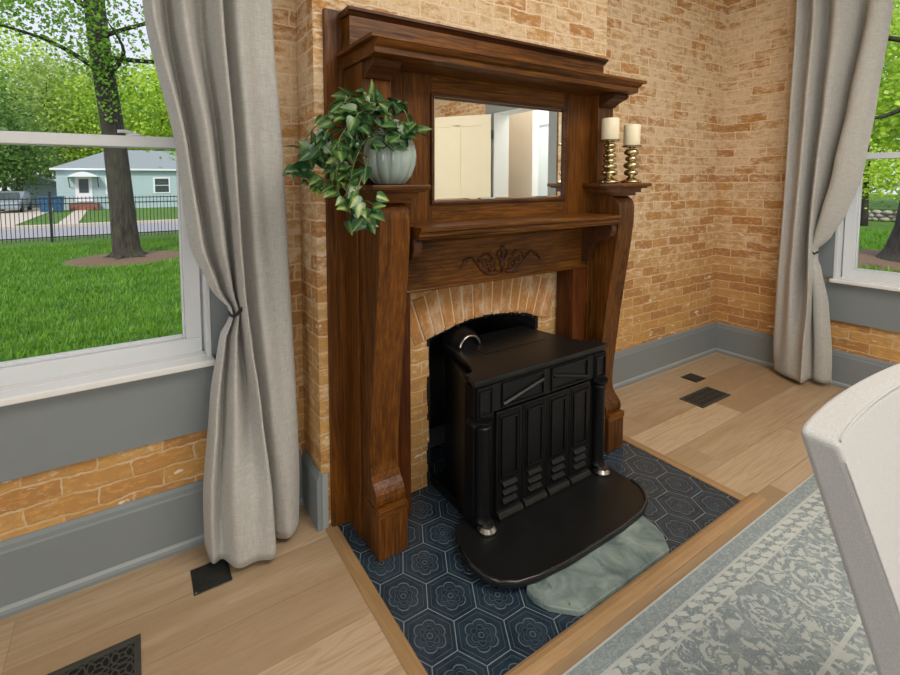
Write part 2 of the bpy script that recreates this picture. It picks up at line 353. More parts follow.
# ------------------------------------------------------------------ mesh helper
class M:
    def __init__(s): s.v = []; s.f = []; s.uv = {}
    def add(s, vs, fs):
        b = len(s.v); s.v += [tuple(p) for p in vs]; s.f += [tuple(i + b for i in f) for f in fs]; return b
    def box(s, x0, x1, y0, y1, z0, z1):
        s.add([(x0, y0, z0), (x1, y0, z0), (x1, y1, z0), (x0, y1, z0), (x0, y0, z1), (x1, y0, z1), (x1, y1, z1), (x0, y1, z1)],
              [(0, 3, 2, 1), (4, 5, 6, 7), (0, 1, 5, 4), (1, 2, 6, 5), (2, 3, 7, 6), (3, 0, 4, 7)]); return s
    def hexa(s, p):  # 8 points, bottom 4 then top 4
        s.add(p, [(0, 3, 2, 1), (4, 5, 6, 7), (0, 1, 5, 4), (1, 2, 6, 5), (2, 3, 7, 6), (3, 0, 4, 7)]); return s
    def prism(s, prof, axis, a0, a1):
        # profile points are the two other coordinates in order (x,y,z without axis)
        def P(q, a):
            return {'X': (a, q[0], q[1]), 'Y': (q[0], a, q[1]), 'Z': (q[0], q[1], a)}[axis]
        n = len(prof)
        s.add([P(q, a0) for q in prof] + [P(q, a1) for q in prof],
              [tuple(range(n))[::-1], tuple(range(n, 2 * n))] + [(i, (i + 1) % n, n + (i + 1) % n, n + i) for i in range(n)]); return s
    def lathe(s, prof, c, seg=24, rf=None):
        vs = []; fs = []; n = len(prof)
        for r, z in prof:
            for k in range(seg):
                a = 2 * pi * k / seg; rr = r * (rf(a, z) if rf else 1)
                vs.append((c[0] + rr * cos(a), c[1] + rr * sin(a), c[2] + z))
        for i in range(n - 1):
            for k in range(seg):
                k2 = (k + 1) % seg
                fs.append((i * seg + k, i * seg + k2, (i + 1) * seg + k2, (i + 1) * seg + k))
        fs.append(tuple(range(seg))[::-1]); fs.append(tuple((n - 1) * seg + k for k in range(seg)))
        s.add(vs, fs); return s
    def tube(s, pts, r, seg=8):
        pts = [Vector(p) for p in pts]; n = len(pts); rs = r if isinstance(r, (list, tuple)) else [r] * n
        vs = []; fs = []; pu = None
        for i, p in enumerate(pts):
            t = (pts[min(i + 1, n - 1)] - pts[max(i - 1, 0)]).normalized()
            if pu is None: pu = t.orthogonal().normalized()
            u = (pu - t * pu.dot(t)); u = u.normalized() if u.length > 1e-6 else t.orthogonal().normalized()
            pu = u; w_ = t.cross(u)
            for k in range(seg):
                a = 2 * pi * k / seg; vs.append(p + (u * cos(a) + w_ * sin(a)) * rs[i])
        for i in range(n - 1):
            for k in range(seg):
                k2 = (k + 1) % seg
                fs.append((i * seg + k, i * seg + k2, (i + 1) * seg + k2, (i + 1) * seg + k))
        fs.append(tuple(range(seg))[::-1]); fs.append(tuple((n - 1) * seg + k for k in range(seg)))
        s.add(vs, fs); return s
    def grid(s, fn, nu, nv):
        vs = [fn(i / nu, j / nv) for j in range(nv + 1) for i in range(nu + 1)]
        fs = [(j * (nu + 1) + i, j * (nu + 1) + i + 1, (j + 1) * (nu + 1) + i + 1, (j + 1) * (nu + 1) + i) for j in range(nv) for i in range(nu)]
        return s.add(vs, fs)
    def blob(s, c, r, seg=10, rings=6, jit=0, rnd=None):
        prof = [(max(.001, sin(pi * i / rings)), -cos(pi * i / rings)) for i in range(rings + 1)]
        vs = []; fs = []
        for q, z in prof:
            for k in range(seg):
                a = 2 * pi * k / seg; j = 1 + (rnd.uniform(-jit, jit) if rnd else 0)
                vs.append((c[0] + r[0] * q * cos(a) * j, c[1] + r[1] * q * sin(a) * j, c[2] + r[2] * z * j))
        for i in range(rings):
            for k in range(seg):
                k2 = (k + 1) % seg; fs.append((i * seg + k, i * seg + k2, (i + 1) * seg + k2, (i + 1) * seg + k))
        s.add(vs, fs); return s

def root_loc(o):
    v = Vector((0, 0, 0))
    while o: v += o.location; o = o.parent
    return v
def build(name, m, mat, parent=None, bevel=0.0, smooth=False, label=None, seg=2, **kw):
    me = bpy.data.meshes.new(name)
    off = root_loc(parent) if parent else Vector((0, 0, 0))
    me.from_pydata([(p[0] - off.x, p[1] - off.y, p[2] - off.z) for p in m.v], [], m.f); me.update()
    me.materials.append(MT[mat] if isinstance(mat, str) else mat)
    if m.uv:
        ul = me.uv_layers.new(name='UVMap')
        for poly in me.polygons:
            for li, vi in zip(poly.loop_indices, poly.vertices):
                if vi in m.uv: ul.data[li].uv = m.uv[vi]
    if smooth:
        for p in me.polygons: p.use_smooth = True
    o = bpy.data.objects.new(name, me); COL.objects.link(o)
    if parent: o.parent = parent
    if bevel:
        b = o.modifiers.new('bevel', 'BEVEL'); b.width = bevel; b.segments = seg; b.limit_method = 'ANGLE'; b.angle_limit = radians(35)
    if smooth == 'auto':
        for p in me.polygons: p.use_smooth = True
        for e in me.edges: pass
        me.set_sharp_from_angle(angle=radians(38))
    if label: o['label'] = label
    for k, v in kw.items(): o[k] = v
    return o
def thing(name, loc, label, cat, group=None):
    o = bpy.data.objects.new(name, None); COL.objects.link(o); o.location = loc; o.empty_display_size = .1
    o['label'] = label; o['category'] = cat
    if group: o['group'] = group
    return o
def struct(name, m, mat, parent=None, **kw):
    o = build(name, m, mat, parent, **kw)
    if not parent: o['kind'] = 'structure'
    return o
def sempty(name, loc):
    o = bpy.data.objects.new(name, None); COL.objects.link(o); o.location = loc; o['kind'] = 'structure'; o.empty_display_size = .1; return o

# ------------------------------------------------------------------ room shell
WY, WX, ZC = 1.905, 4.115, 3.3          # back wall face, right wall face, ceiling
XL, YB = -3.0, -4.6
# floor (with the hearth left open)
HX0, HX1, HY0 = .675, 2.243, .907
m = M()
m.box(XL, HX0, YB, WY, -.06, 0); m.box(HX1, WX, YB, WY, -.06, 0); m.box(HX0, HX1, YB, HY0, -.06, 0)
struct('floor', m, 'plank')
m = M(); m.box(XL - .25, WX + .25, YB - .2, WY + .25, ZC, ZC + .15); struct('ceiling', m, 'ceil')
# window openings
LX0, LX1, OZ0, OZ1 = -.96, .235, .71, 2.72
RY_0, RY_1 = -.03, 1.165
m = M(); T = .25
m.box(XL - T, LX0, WY, WY + T, -.06, ZC); m.box(LX1, .62, WY, WY + T, -.06, ZC)
m.box(LX0, LX1, WY, WY + T, -.06, OZ0 - .03); m.box(LX0, LX1, WY, WY + T, OZ1, ZC)
m.box(2.35, WX + T, WY, WY + T, -.06, ZC)
struct('wall_back', m, 'brick')
DY0, DY1, DZ = -1.45, -.515, 2.30
m = M()
m.box(WX, WX + T, RY_1, WY, -.06, ZC); m.box(WX, WX + T, DY1, RY_0, -.06, ZC)
m.box(WX, WX + T, RY_0, RY_1, -.06, OZ0 - .03); m.box(WX, WX + T, RY_0, RY_1, OZ1, ZC)
m.box(WX, WX + T, DY0, DY1, DZ, ZC); m.box(WX, WX + T, YB, DY0, -.06, ZC)
struct('wall_right', m, 'brick')
m = M(); m.box(XL - T, XL, YB, WY, -.06, ZC); struct('wall_left', m, 'wallw')
m = M(); m.box(XL - T, WX + T, YB - T, YB, -.06, ZC); struct('wall_front', m, 'wallw')

# chimney breast with ragged arched firebox
CY, CX0, CX1 = 1.705, .616, 2.352
FX0, FX1 = 1.133, 1.832
rnd = random.Random(4)
def archz(x):
    t = (x - (FX0 + FX1) / 2) / ((FX1 - FX0) / 2)
    return .752 - .062 * t * t
m = M()
m.box(CX0, FX0 - .03, CY, 2.15, -.06, ZC); m.box(FX1 + .03, CX1, CY, 2.15, -.06, ZC)
# ragged jambs
def jamb(xa, xb, flip):
    n = 20
    for i in range(n):
        z0, z1 = i * .69 / n - .0, (i + 1) * .69 / n
        e = rnd.uniform(-.008, .008)
        if flip: m.box(xa + e, xb, CY + .002, 2.15, z0 - .001, z1)
        else: m.box(xa, xb + e, CY + .002, 2.15, z0 - .001, z1)
jamb(FX0 - .03, FX0, False); jamb(FX1, FX1 + .03, True)
n = 46; x0 = FX0 - .03; x1 = FX1 + .03
for i in range(n):
    a = x0 + (x1 - x0) * i / n; b = x0 + (x1 - x0) * (i + 1) / n
    zz = max(.69, archz(max(FX0, min(FX1, (a + b) / 2))) + rnd.uniform(-.003, .004)) if FX0 < (a + b) / 2 < FX1 else .69
    m.box(a, b, CY + .002, 2.15, zz, ZC)
struct('wall_chimney', m, 'brick')
m = M()   # soldier course over the opening
NB = 15; cxm = (FX0 + FX1) / 2
for i in range(NB):
    t0 = -1.22 + 2.44 * i / NB + .009; t1 = -1.22 + 2.44 * (i + 1) / NB - .009
    hw = (FX1 - FX0) / 2
    def pt(t, up):
        x = cxm + t * hw * (1 + .18 * up); z = (.752 - .062 * min(1, abs(t)) ** 2) + .21 * up - (.02 * t * t * up) + (.0 if up else rnd.uniform(-.004, .006))
        if abs(t) > 1: z -= (abs(t) - 1) * .10 * (1 - up)
        return x, z
    a, b, c, d = pt(t0, 0), pt(t1, 0), pt(t1, 1), pt(t0, 1)
    yy = CY - rnd.uniform(.003, .008)
    m.hexa([(a[0], yy, a[1]), (b[0], yy, b[1]), (b[0], CY + .06, b[1]), (a[0], CY + .06, a[1]),
            (d[0], yy, d[1]), (c[0], yy, c[1]), (c[0], CY + .06, c[1]), (d[0], CY + .06, d[1])])
struct('trim_1', m, 'arch', bevel=.004)
m = M()
for i in range(40):
    t0 = -1.22 + 2.44 * i / 40; t1 = -1.22 + 2.44 * (i + 1) / 40; a, b, c, d = pt(t0, 0), pt(t1, 0), pt(t1, 1), pt(t0, 1)
    m.hexa([(a[0], CY - .002, a[1] + .008), (b[0], CY - .002, b[1] + .008), (b[0], CY + .05, b[1] + .008), (a[0], CY + .05, a[1] + .008), (d[0], CY - .002, d[1]), (c[0], CY - .002, c[1]), (c[0], CY + .05, c[1]), (d[0], CY + .05, d[1])])
struct('trim_9', m, plain('lime_mortar', (.74, .58, .38), .95, var=.15, nsc=30))
m = M()
m.box(FX0 - .06, FX1 + .06, 2.11, 2.13, -.02, .9)
rj = random.Random(12)
for i in range(24):
    z0, z1 = i * .70 / 24, (i + 1) * .70 / 24
    for xx, sg in ((FX0, 1), (FX1, -1)):
        a, b = sorted((xx - sg * .03, xx + sg * (.011 + rj.uniform(0, .006)))); m.box(a, b, CY + .004 , 2.12, z0, z1 + .001)
for i in range(50):
    a = FX0 + (FX1 - FX0) * i / 50; b = FX0 + (FX1 - FX0) * (i + 1) / 50
    zz = archz((a + b) / 2) + rj.uniform(-.004, .010); m.box(a, b + .001, CY + .004, 2.12, zz - .012, zz + .03)
struct('wall_firebox', m, 'soot')

# baseboards
def bb_profile(face, back, s=1):   # returns (depth, z) profile
    f = face; return [(back, 0), (f - .018 * s, 0), (f - .018 * s, .012), (f - .006 * s, .022), (f, .024), (f, .205), (f + .004 * s, .212), (f + .006 * s, .226), (f + .013 * s, .238), (back, .24)]
def bbY(name, x0, x1):
    m = M(); m.prism(bb_profile(1.888, WY), 'X', x0, x1); struct(name, m, 'grey')
    m = M(); m.prism([(1.888, 0), (1.871, 0), (1.871, .010), (1.884, .026), (1.888, .028)], 'X', x0, x1); return m
m1 = bbY('baseboard_back', XL, CX0 - .02)
m2 = bbY('baseboard_back_right', CX1, WX)
m = M(); m.v = m1.v + m2.v; k = len(m1.v); m.f = m1.f + [tuple(i + k for i in f) for f in m2.f]
m.prism([(4.098, 0), (4.081, 0), (4.081, .010), (4.094, .026), (4.098, .028)], 'Y', YB, -1.6)
m.prism([(4.098, 0), (4.081, 0), (4.081, .010), (4.094, .026), (4.098, .028)], 'Y', -.36, WY)
struct('trim_2', m, 'shoe')
m = M(); m.prism(bb_profile(4.098, WX), 'Y', -.36, 1.888); m.prism(bb_profile(4.098, WX), 'Y', YB, -1.6); struct('baseboard_right', m, 'grey')
m = M(); m.prism([(CX0, 0), (CX0 - .02, 0), (CX0 - .02, .21), (CX0 - .012, .225), (CX0 - .008, .24), (CX0, .24)], 'Y', CY - .006, 1.888)
struct('baseboard_chimney', m, 'grey')
m = M(); m.box(CX0 - .0, CX0 + .024, CY - .012, CY - .0, 0, .235); struct('trim_3', m, 'shoe')

# ------------------------------------------------------------------ windows
def window(name, wall):
    # builds in (a, d) : a along the wall, d = depth outward from the room face; mapped per wall
    if wall == 'back':
        a0, a1 = LX0, LX1
        def bx(m, p0, p1, d0, d1, z0, z1): m.box(p0, p1, WY + d0, WY + d1, z0, z1)
        loc = ((a0 + a1) / 2, WY, OZ0)
    else:
        a0, a1 = RY_0, RY_1
        def bx(m, p0, p1, d0, d1, z0, z1): m.box(WX + d0, WX + d1, p0, p1, z0, z1)
        loc = (WX, (a0 + a1) / 2, OZ0)
    e = sempty(name, loc)
    m = M()   # casing
    cw = .125
    bx(m, a0 - cw, a0, -.02, -.001, OZ0 + .025, OZ1); bx(m, a1, a1 + cw, -.02, -.001, OZ0 + .025, OZ1); bx(m, a0 - cw - .02, a1 + cw + .02, -.024, -.001, OZ1, OZ1 + .16)
    bx(m, a0 - cw, a1 + cw, -.020, -.001, .445, OZ0)         # apron
    build('casing', m, 'grey', e, bevel=.002)
    m = M()
    bx(m, a0 - .012, a0 + .004, -.023, .075, OZ0 + .025, OZ1); bx(m, a1 - .004, a1 + .012, -.023, .075, OZ0 + .025, OZ1)
    bx(m, a0, a1, .0, .2, OZ1 - .012, OZ1)
    bx(m, a0 - .001, a0 + .012, .075, .24, OZ0, OZ1); bx(m, a1 - .012, a1 + .001, .075, .24, OZ0, OZ1)
    build('jamb', m, 'white', e, bevel=.0015)
    m = M(); bx(m, a0 - .02, a1 + .02, -.068, -.0, OZ0, OZ0 + .025); bx(m, a0, a1, -.0, .07, OZ0, OZ0 + .025)
    build('window_stool', m, 'sill', e, bevel=.006)
    m = M(); bx(m, a0, a1, .06, .27, OZ0 - .03, OZ0 + .012); build('outer_sill', m, 'white', e)
    # lower sash: depth .055 - .09 ; meeting rail z 1.535-1.576
    s = .057
    m = M(); d0, d1 = .055, .095
    bx(m, a0 + .012, a0 + .012 + s, d0, d1, .793, 1.536); bx(m, a1 - .012 - s, a1 - .012, d0, d1, .793, 1.536)
    bx(m, a0 + .012, a1 - .012, d0, d1, OZ0 + .013, .793); bx(m, a0 + .012, a1 - .012, d0 - .004, d1, 1.536, 1.576)
    # glazing bead
    for q in ((a0 + .012 + s, a0 + .012 + s + .009), (a1 - .012 - s - .009, a1 - .012 - s)): bx(m, q[0], q[1], d0 + .018, d1, .793, 1.536)
    bx(m, a0 + .08, a1 - .08, d0 + .014, d1, .793, .806)
    build('lower_sash', m, 'white', e, bevel=.003)
    m = M(); bx(m, a0 + .06, a1 - .06, .074, .078, .79, 1.54); build('glass_pane', m, 'glass', e)
    m = M(); d0, d1 = .098, .135
    bx(m, a0 + .012, a0 + .012 + s, d0, d1, 1.574, OZ1 - .08); bx(m, a1 - .012 - s, a1 - .012, d0, d1, 1.574, OZ1 - .08)
    bx(m, a0 + .012, a1 - .012, d0, d1, 1.536, 1.574); bx(m, a0 + .012, a1 - .012, d0, d1, OZ1 - .08, OZ1 - .01)
    build('upper_sash', m, 'white', e, bevel=.003)
    m = M(); bx(m, a0 + .06, a1 - .06, .114, .118, 1.56, OZ1 - .05); build('glass_pane', m, 'glass', e)
    m = M(); p = (a0 + a1) / 2 + .22 if wall == 'back' else (a0 + a1) / 2
    if wall == 'back':
        m.lathe([(.001, 0), (.026, 0), (.026, .005), (.018, .010), (.001, .012)], (.02, WY + .075, 1.576), 16); m.tube([(.02, WY + .075, 1.585), (.0, WY + .06, 1.592), (-.03, WY + .05, 1.590)], .006)
    else: m.lathe([(.001, 0), (.026, 0), (.026, .005), (.018, .010), (.001, .012)], (WX + .075, p, 1.576), 16)
    build('sash_lock', m, 'white', e, smooth='auto')
    return e
window('window_1', 'back'); window('window_2', 'right')

# hearth: hexagonal tiles, grout, wood border
m = M(); m.box(HX0 - .01, HX1 + .01, HY0 - .01, CY + .01, -.06, -.0012); m.box(FX0 - .04, FX1 + .04, CY, 2.14, -.06, -.001)
struct('floor_hearth', m, plain('grout', (.22, .27, .29), .9))
m = M(); F = .08 - .0016; dx = .1386; cy0 = 1.273; cx0 = .744
def clip(poly, ax, val, keep):
    out = []
    for i in range(len(poly)):
        a, b = poly[i], poly[(i + 1) % len(poly)]; ia = (a[ax] - val) * keep >= 0; ib = (b[ax] - val) * keep >= 0
        if ia: out.append(a)
        if ia != ib:
            t = (val - a[ax]) / (b[ax] - a[ax]); out.append((a[0] + (b[0] - a[0]) * t, a[1] + (b[1] - a[1]) * t))
    return out
for i in range(-2, 13):
    for j in range(-6, 8):
        px = cx0 + dx * i; py = cy0 + .16 * j + (.08 if i % 2 else 0)
        R = F / cos(pi / 6); poly = [(px + R * cos(pi / 3 * k), py + R * sin(pi / 3 * k)) for k in range(6)]
        for ax, val, keep in ((0, HX0, 1), (0, HX1, -1), (1, HY0, 1), (1, CY + .25, -1)):
            if poly: poly = clip(poly, ax, val, keep)
        if len(poly) < 3: continue
        n = len(poly); b = m.add([(q[0], q[1], -.0005) for q in poly] + [(q[0], q[1], -.006) for q in poly],
                                 [tuple(range(n))] + [(k, n + k, n + (k + 1) % n, (k + 1) % n) for k in range(n)])
        for k, q in enumerate(poly): m.uv[b + k] = m.uv[b + n + k] = (q[0] - px, q[1] - py)
struct('floor_hearth_tiles', m, 'tile')
m = M(); m.prism([(HX0 - .05, -.004), (HX0, -.004), (HX0, .004), (HX0 - .004, .006), (HX0 - .046, .006), (HX0 - .05, .003)], 'Y', .85, CY - .006); struct('trim_4', m, 'trimwoodY')
m = M(); m.prism([(HX1, -.004), (HX1 + .048, -.004), (HX1 + .048, .003), (HX1 + .044, .006), (HX1 + .004, .006), (HX1, .004)], 'Y', HY0, CY - .006); struct('trim_5', m, 'trimwoodY')
m = M(); m.prism([(HY0 - .055, -.004), (HY0 - .055, .003), (HY0 - .046, .010), (HY0 - .028, .014), (HY0 - .012, .012), (HY0, .006), (HY0, -.004)], 'X', HX0 + .0, HX1 + .10); struct('trim_6', m, 'trimwood', bevel=.002)

# doorway in the right wall, with hall beyond (seen in the mirror)
m = M()
m.box(WX - .02, WX, DY1, DY1 + .12, 0, DZ); m.box(WX - .02, WX, DY0 - .12, DY0, 0, DZ); m.box(WX - .024, WX, DY0 - .14, DY1 + .14, DZ, DZ + .15)
struct('trim_7', m, 'grey')
m = M(); m.box(WX, WX + T, DY1 - .015, DY1, 0, DZ); m.box(WX, WX + T, DY0, DY0 + .015, 0, DZ); m.box(WX, WX + T, DY0 + .015, DY1 - .015, DZ - .015, DZ)
struct('trim_10', m, 'hwhite')
e = sempty('door_1', (WX - .02, DY0, 0))
def leafpt(a, b, z):   # a along leaf, b thickness
    d = Vector((-.62, -.785, 0)).normalized(); nrm = Vector((-d.y, d.x, 0)); p = Vector((WX - .03, DY0, 0)) + d * a + nrm * b
    return (p.x, p.y, z)
def leafbox(m, a0, a1, b0, b1, z0, z1):
    m.hexa([leafpt(a0, b0, z0), leafpt(a1, b0, z0), leafpt(a1, b1, z0), leafpt(a0, b1, z0), leafpt(a0, b0, z1), leafpt(a1, b0, z1), leafpt(a1, b1, z1), leafpt(a0, b1, z1)])
m = M(); leafbox(m, 0.012, .93, -.014, .014, .01, DZ - .02)
for s in (-1, 1):
    b0, b1 = sorted((s * .013, s * .020))
    for a0, a1, z0, z1 in ((.012, .13, .01, DZ - .02), (.81, .93, .01, DZ - .02), (.415, .525, .2, DZ - .14), (.13, .81, .01, .22), (.13, .81, DZ - .16, DZ - .02), (.13, .81, .85, 1.0)):
        leafbox(m, a0, a1, b0, b1, z0, z1)
build('door_leaf', m, 'door', e, bevel=.002)
for z in (.3, 1.15, 2.02):
    m = M(); m.lathe([(.009, -.06), (.009, .06)], (WX - .032, DY0 + .004, z), 10); m.box(WX - .04, WX - .02, DY0 - .004, DY0 + .014, z - .05, z + .05); build('hinge', m, 'fence', e)
# hall
m = M(); m.box(WX + T, 6.2, -3.4, -.2, -.06, 0); struct('floor_hall', m, 'plank')
m = M(); m.box(6.0, 6.2, -3.2, -.2, 0, ZC); m.box(WX + T, 6.2, -3.4, -3.2, 0, ZC); m.box(WX + T, 6.2, -.35, -.2, 0, ZC); m.box(5.0, 5.12, -3.2, -1.62, 0, ZC); struct('wall_hall', m, 'hwhite')
m = M(); m.box(WX + T, 6.2, -3.4, -.2, ZC, ZC + .1); struct('ceiling_hall', m, 'ceil')
m = M()
for k in range(9): m.box(5.42, 5.99, -.36 - .22 * (k + 1), -.36 - .22 * k, 0, .21 * (9 - k))
m.prism([(-.36, .0), (-.36, 2.12), (-2.45, .14), (-2.45, .0)], 'X', 5.38, 5.42)
m.box(5.97, 6.0, -3.1, -.36, 2.35, 2.42)
m.box(5.97, 6.0, -1.25, -.36, 1.40, 1.46)
struct('trim_8', m, 'hwhite')
area('hall_fill', (5.2, -1.4, 3.2), (0, 0, 0), .9, 1.4, 58, (1, .96, .90))  # added fill lamp that brightens the hall seen in the mirror

# ------------------------------------------------------------------ mantel
mant = thing('fireplace_mantel', (1.465, 1.60, 0), 'tall dark oak fireplace mantel with mirror, shelves and scrolled legs, set against the brick chimney', 'mantel')
PX = ((.738, .861), (2.069, 2.192)); FY = 1.585; PY = 1.54; BY = 1.694
for a, b in ((.654, .740), (2.190, 2.276)):
    m = M(); m.box(a, b, 1.684, 1.704, .0, 2.06); build('back_board', m, 'redwood' if False else 'oakZ', mant, bevel=.002)
for a, b in PX:
    m = M(); m.box(a, b, PY, BY, .0, 1.86); build('pilaster', m, 'oakZ', mant, bevel=.002)
    m = M()
    for q in (a - .010, b + .0): m.box(q, q + .010, PY + .035, BY, .0, 1.31)
    build('side_moulding', m, 'oakZ', mant, bevel=.003)
for a, b in ((.861, .968), (1.961, 2.069)):
    m = M(); m.box(a, b, FY, BY, .0, .95); build('opening_stile', m, 'redwood', mant, bevel=.002)
m = M(); m.box(.861, 2.069, FY, BY, .95, 1.20); build('frieze', m, 'oakX', mant, bevel=.001)
m = M(); m.prism([(FY, .962), (FY - .007, .960), (FY - .010, .955), (FY - .007, .950), (FY, .948)], 'X', .862, 2.068); build('bead_moulding', m, 'oakX', mant)
# overmantel board with mirror hole
MX0, MX1, MZ0, MZ1 = 1.078, 1.870, 1.318, 1.756
for a, b in ((.861, MX0), (MX1, 2.069)):
    m = M(); m.box(a, b, FY, BY, 1.20, 1.86); build('upper_stile', m, 'oakZ', mant)
for a, b in ((1.20, MZ0), (MZ1, 1.86)):
    m = M(); m.box(MX0, MX1, FY, BY, a, b); build('upper_rail', m, 'oakX', mant)
m = M()
def ring(m, x0, x1, z0, z1, w_, y0, y1):
    m.box(x0 - w_, x0, y0, y1, z0 - w_, z1 + w_); m.box(x1, x1 + w_, y0, y1, z0 - w_, z1 + w_); m.box(x0, x1, y0, y1, z0 - w_, z0); m.box(x0, x1, y0, y1, z1, z1 + w_)
ring(m, MX0 + .003, MX1 - .003, MZ0 + .003, MZ1 - .003, .013, FY - .012, FY + .02)
mf = build('mirror_frame', m, 'oakdeep', mant, bevel=.003)
m = M(); b = .014; y0, y1 = FY + .004, FY + .0015
o4 = [(MX0, MZ0), (MX1, MZ0), (MX1, MZ1), (MX0, MZ1)]; i4 = [(MX0 + b, MZ0 + b), (MX1 - b, MZ0 + b), (MX1 - b, MZ1 - b), (MX0 + b, MZ1 - b)]
m.add([(x, y0, z) for x, z in o4] + [(x, y1, z) for x, z in i4] + [(x, FY + .012, z) for x, z in o4],
      [(0, 1, 5, 4), (1, 2, 6, 5), (2, 3, 7, 6), (3, 0, 4, 7), (4, 5, 6, 7), (8, 11, 10, 9), (0, 8, 9, 1), (1, 9, 10, 2), (2, 10, 11, 3), (3, 11, 8, 0)])
build('mirror_glass', m, 'mirror', mant, label='bevelled rectangular mirror reflecting a cream door')
# main shelf
m = M(); m.prism([(FY, 1.192), (1.398, 1.192), (1.398, 1.196), (1.392, 1.202), (1.392, 1.216), (1.380, 1.222), (1.378, 1.232), (1.384, 1.237), (FY, 1.237)], 'X', .89, 2.045)
build('shelf', m, 'oakX', mant, bevel=.001)
m = M(); m.prism([(FY, 1.192), (FY - .012, 1.192), (FY - .035, 1.172), (FY - .012, 1.156), (FY, 1.150)], 'X', .861, 2.069); build('shelf_moulding', m, 'oakX', mant)
for a in (.878, 2.018):
    pr = [(FY, 1.192), (1.415, 1.192), (1.408, 1.165), (1.418, 1.130), (1.440, 1.112), (1.470, 1.105), (1.505, 1.08), (1.53, 1.045), (1.545, 1.0), (1.575, .985), (FY, .985)]
    m = M(); m.prism(pr, 'X', a, a + .036); build('shelf_bracket', m, 'oakdeep', mant, bevel=.003)
# cornice
m = M(); m.prism([(BY, 1.838), (1.44, 1.838), (1.412, 1.842), (1.412, 1.862), (1.400, 1.868), (1.390, 1.878), (1.384, 1.888), (1.384, 1.897), (BY, 1.897)], 'X', .725, 2.205)
m.box(.700, 2.230, 1.383, BY, 1.883, 1.897)
build('cornice', m, 'oakX', mant, bevel=.0015)
for a, b in PX:
    pr = [(PY, 1.838), (1.452, 1.838), (1.448, 1.824), (1.462, 1.812), (1.478, 1.808), (1.505, 1.796), (1.522, 1.782), (PY, 1.778)]
    m = M(); m.prism(pr, 'X', a + .006, b - .006); build('corbel', m, 'oakdeep', mant, bevel=.002)
m = M(); m.box(.725, 2.205, 1.612, BY, 1.897, 2.03); build('top_board', m, 'oakX', mant, bevel=.001)
m = M(); m.prism([(BY, 2.028), (1.612, 2.022), (1.606, 2.028), (1.600, 2.034), (1.592, 2.038), (1.592, 2.050), (BY, 2.050)], 'X', .713, 2.217); build('crown_moulding', m, 'oakdeep', mant, bevel=.001)
# legs
prof = [(1.475, 1.331), (1.445, 1.326), (1.425, 1.314), (1.412, 1.295), (1.408, 1.27), (1.408, 1.20), (1.418, 1.11), (1.432, 1.0), (1.450, .87), (1.470, .72), (1.486, .57), (1.498, .46), (1.505, .38), (1.506, .325),
        (1.500, .295), (1.487, .272), (1.470, .255), (1.458, .240), (1.452, .222), (1.453, .204), (1.462, .190)]
for a, b in PX:
    cx = (a + b) / 2
    m = M(); m.prism([(PY, 1.331)] + prof + [(PY, .190)], 'X', a, b)
    leg = build('leg', m, 'oakZ', mant, bevel=.002)
    m = M(); m.box(a - .0, b + .0, 1.430, PY + .02, .186, .196); m.box(a - .004, b + .004, 1.434, PY + .02, .162, .188); build('collar', m, 'oakX', leg, bevel=.004)
    m = M(); m.box(a - .001, b + .001, 1.437, PY + .02, .0, .163); build('plinth', m, 'redwood' if False else 'oakZ', leg, bevel=.003)
    m = M(); m.box(a - .055, b + .055, 1.353, FY, 1.374, 1.392)
    m.box(a - .042, b + .042, 1.366, FY, 1.366, 1.375)
    cap = build('shelf_cap', m, 'oakX', mant, bevel=.003)
    m = M(); m.prism([(FY, 1.345), (1.390, 1.345), (1.390, 1.364), (1.384, 1.366), (FY, 1.366)], 'X', a - .025, b + .025); m.box(a - .008, b + .008, 1.408, PY + .02, 1.329, 1.346); build('cap_moulding', m, 'oakX', cap, bevel=.002)
# carved ornament
orn = M(); ocx, ocz = 1.465, 1.045
def scroll(sx, pts, r0, r1):
    P_ = [(ocx + sx * x, FY - .004, ocz + z) for x, z in pts]; n = len(P_)
    orn.tube(P_, [r0 + (r1 - r0) * i / (n - 1) for i in range(n)], 6)
def spiral(cx, cz, r0, r1, a0, a1, n=16): return [(cx + (r0 + (r1 - r0) * i / n) * cos(a0 + (a1 - a0) * i / n), cz + (r0 + (r1 - r0) * i / n) * sin(a0 + (a1 - a0) * i / n)) for i in range(n + 1)]
for s in (-1, 1):
    c = [(.02, -.055), (.06, -.062), (.10, -.052), (.135, -.025), (.155, .005), (.18, .022), (.205, .020), (.225, .002), (.245, -.018)]
    scroll(s, c, .009, .004); scroll(s, spiral(.055, -.02, .034, .006, -1.9, 4.6), .007, .004)
    scroll(s, spiral(.100, -.006, .022, .004, -2.4, 3.6), .006, .003); scroll(s, spiral(.215, .004, .016, .004, 2.8, -2.4), .006, .003)
    scroll(s, [(.0, -.03), (.012, .0), (.03, .022), (.026, .045)], .008, .004)
    scroll(s, [(.06, .012), (.085, .034), (.115, .030), (.13, .012)], .006, .003)
    for k in range(5): orn.blob((ocx + s * (.04 + .024 * k), FY - .003, ocz - .036 + .011 * k), (.007, .007, .012), 8, 5)
scroll(1, [(0, -.06), (0, .055)], .009, .004); orn.blob((ocx, FY - .004, ocz + .048), (.014, .010, .018), 10, 6); orn.blob((ocx, FY - .004, ocz - .02), (.018, .012, .022), 10, 6)
build('carved_ornament', orn, 'oakdeep', mant, smooth=True)

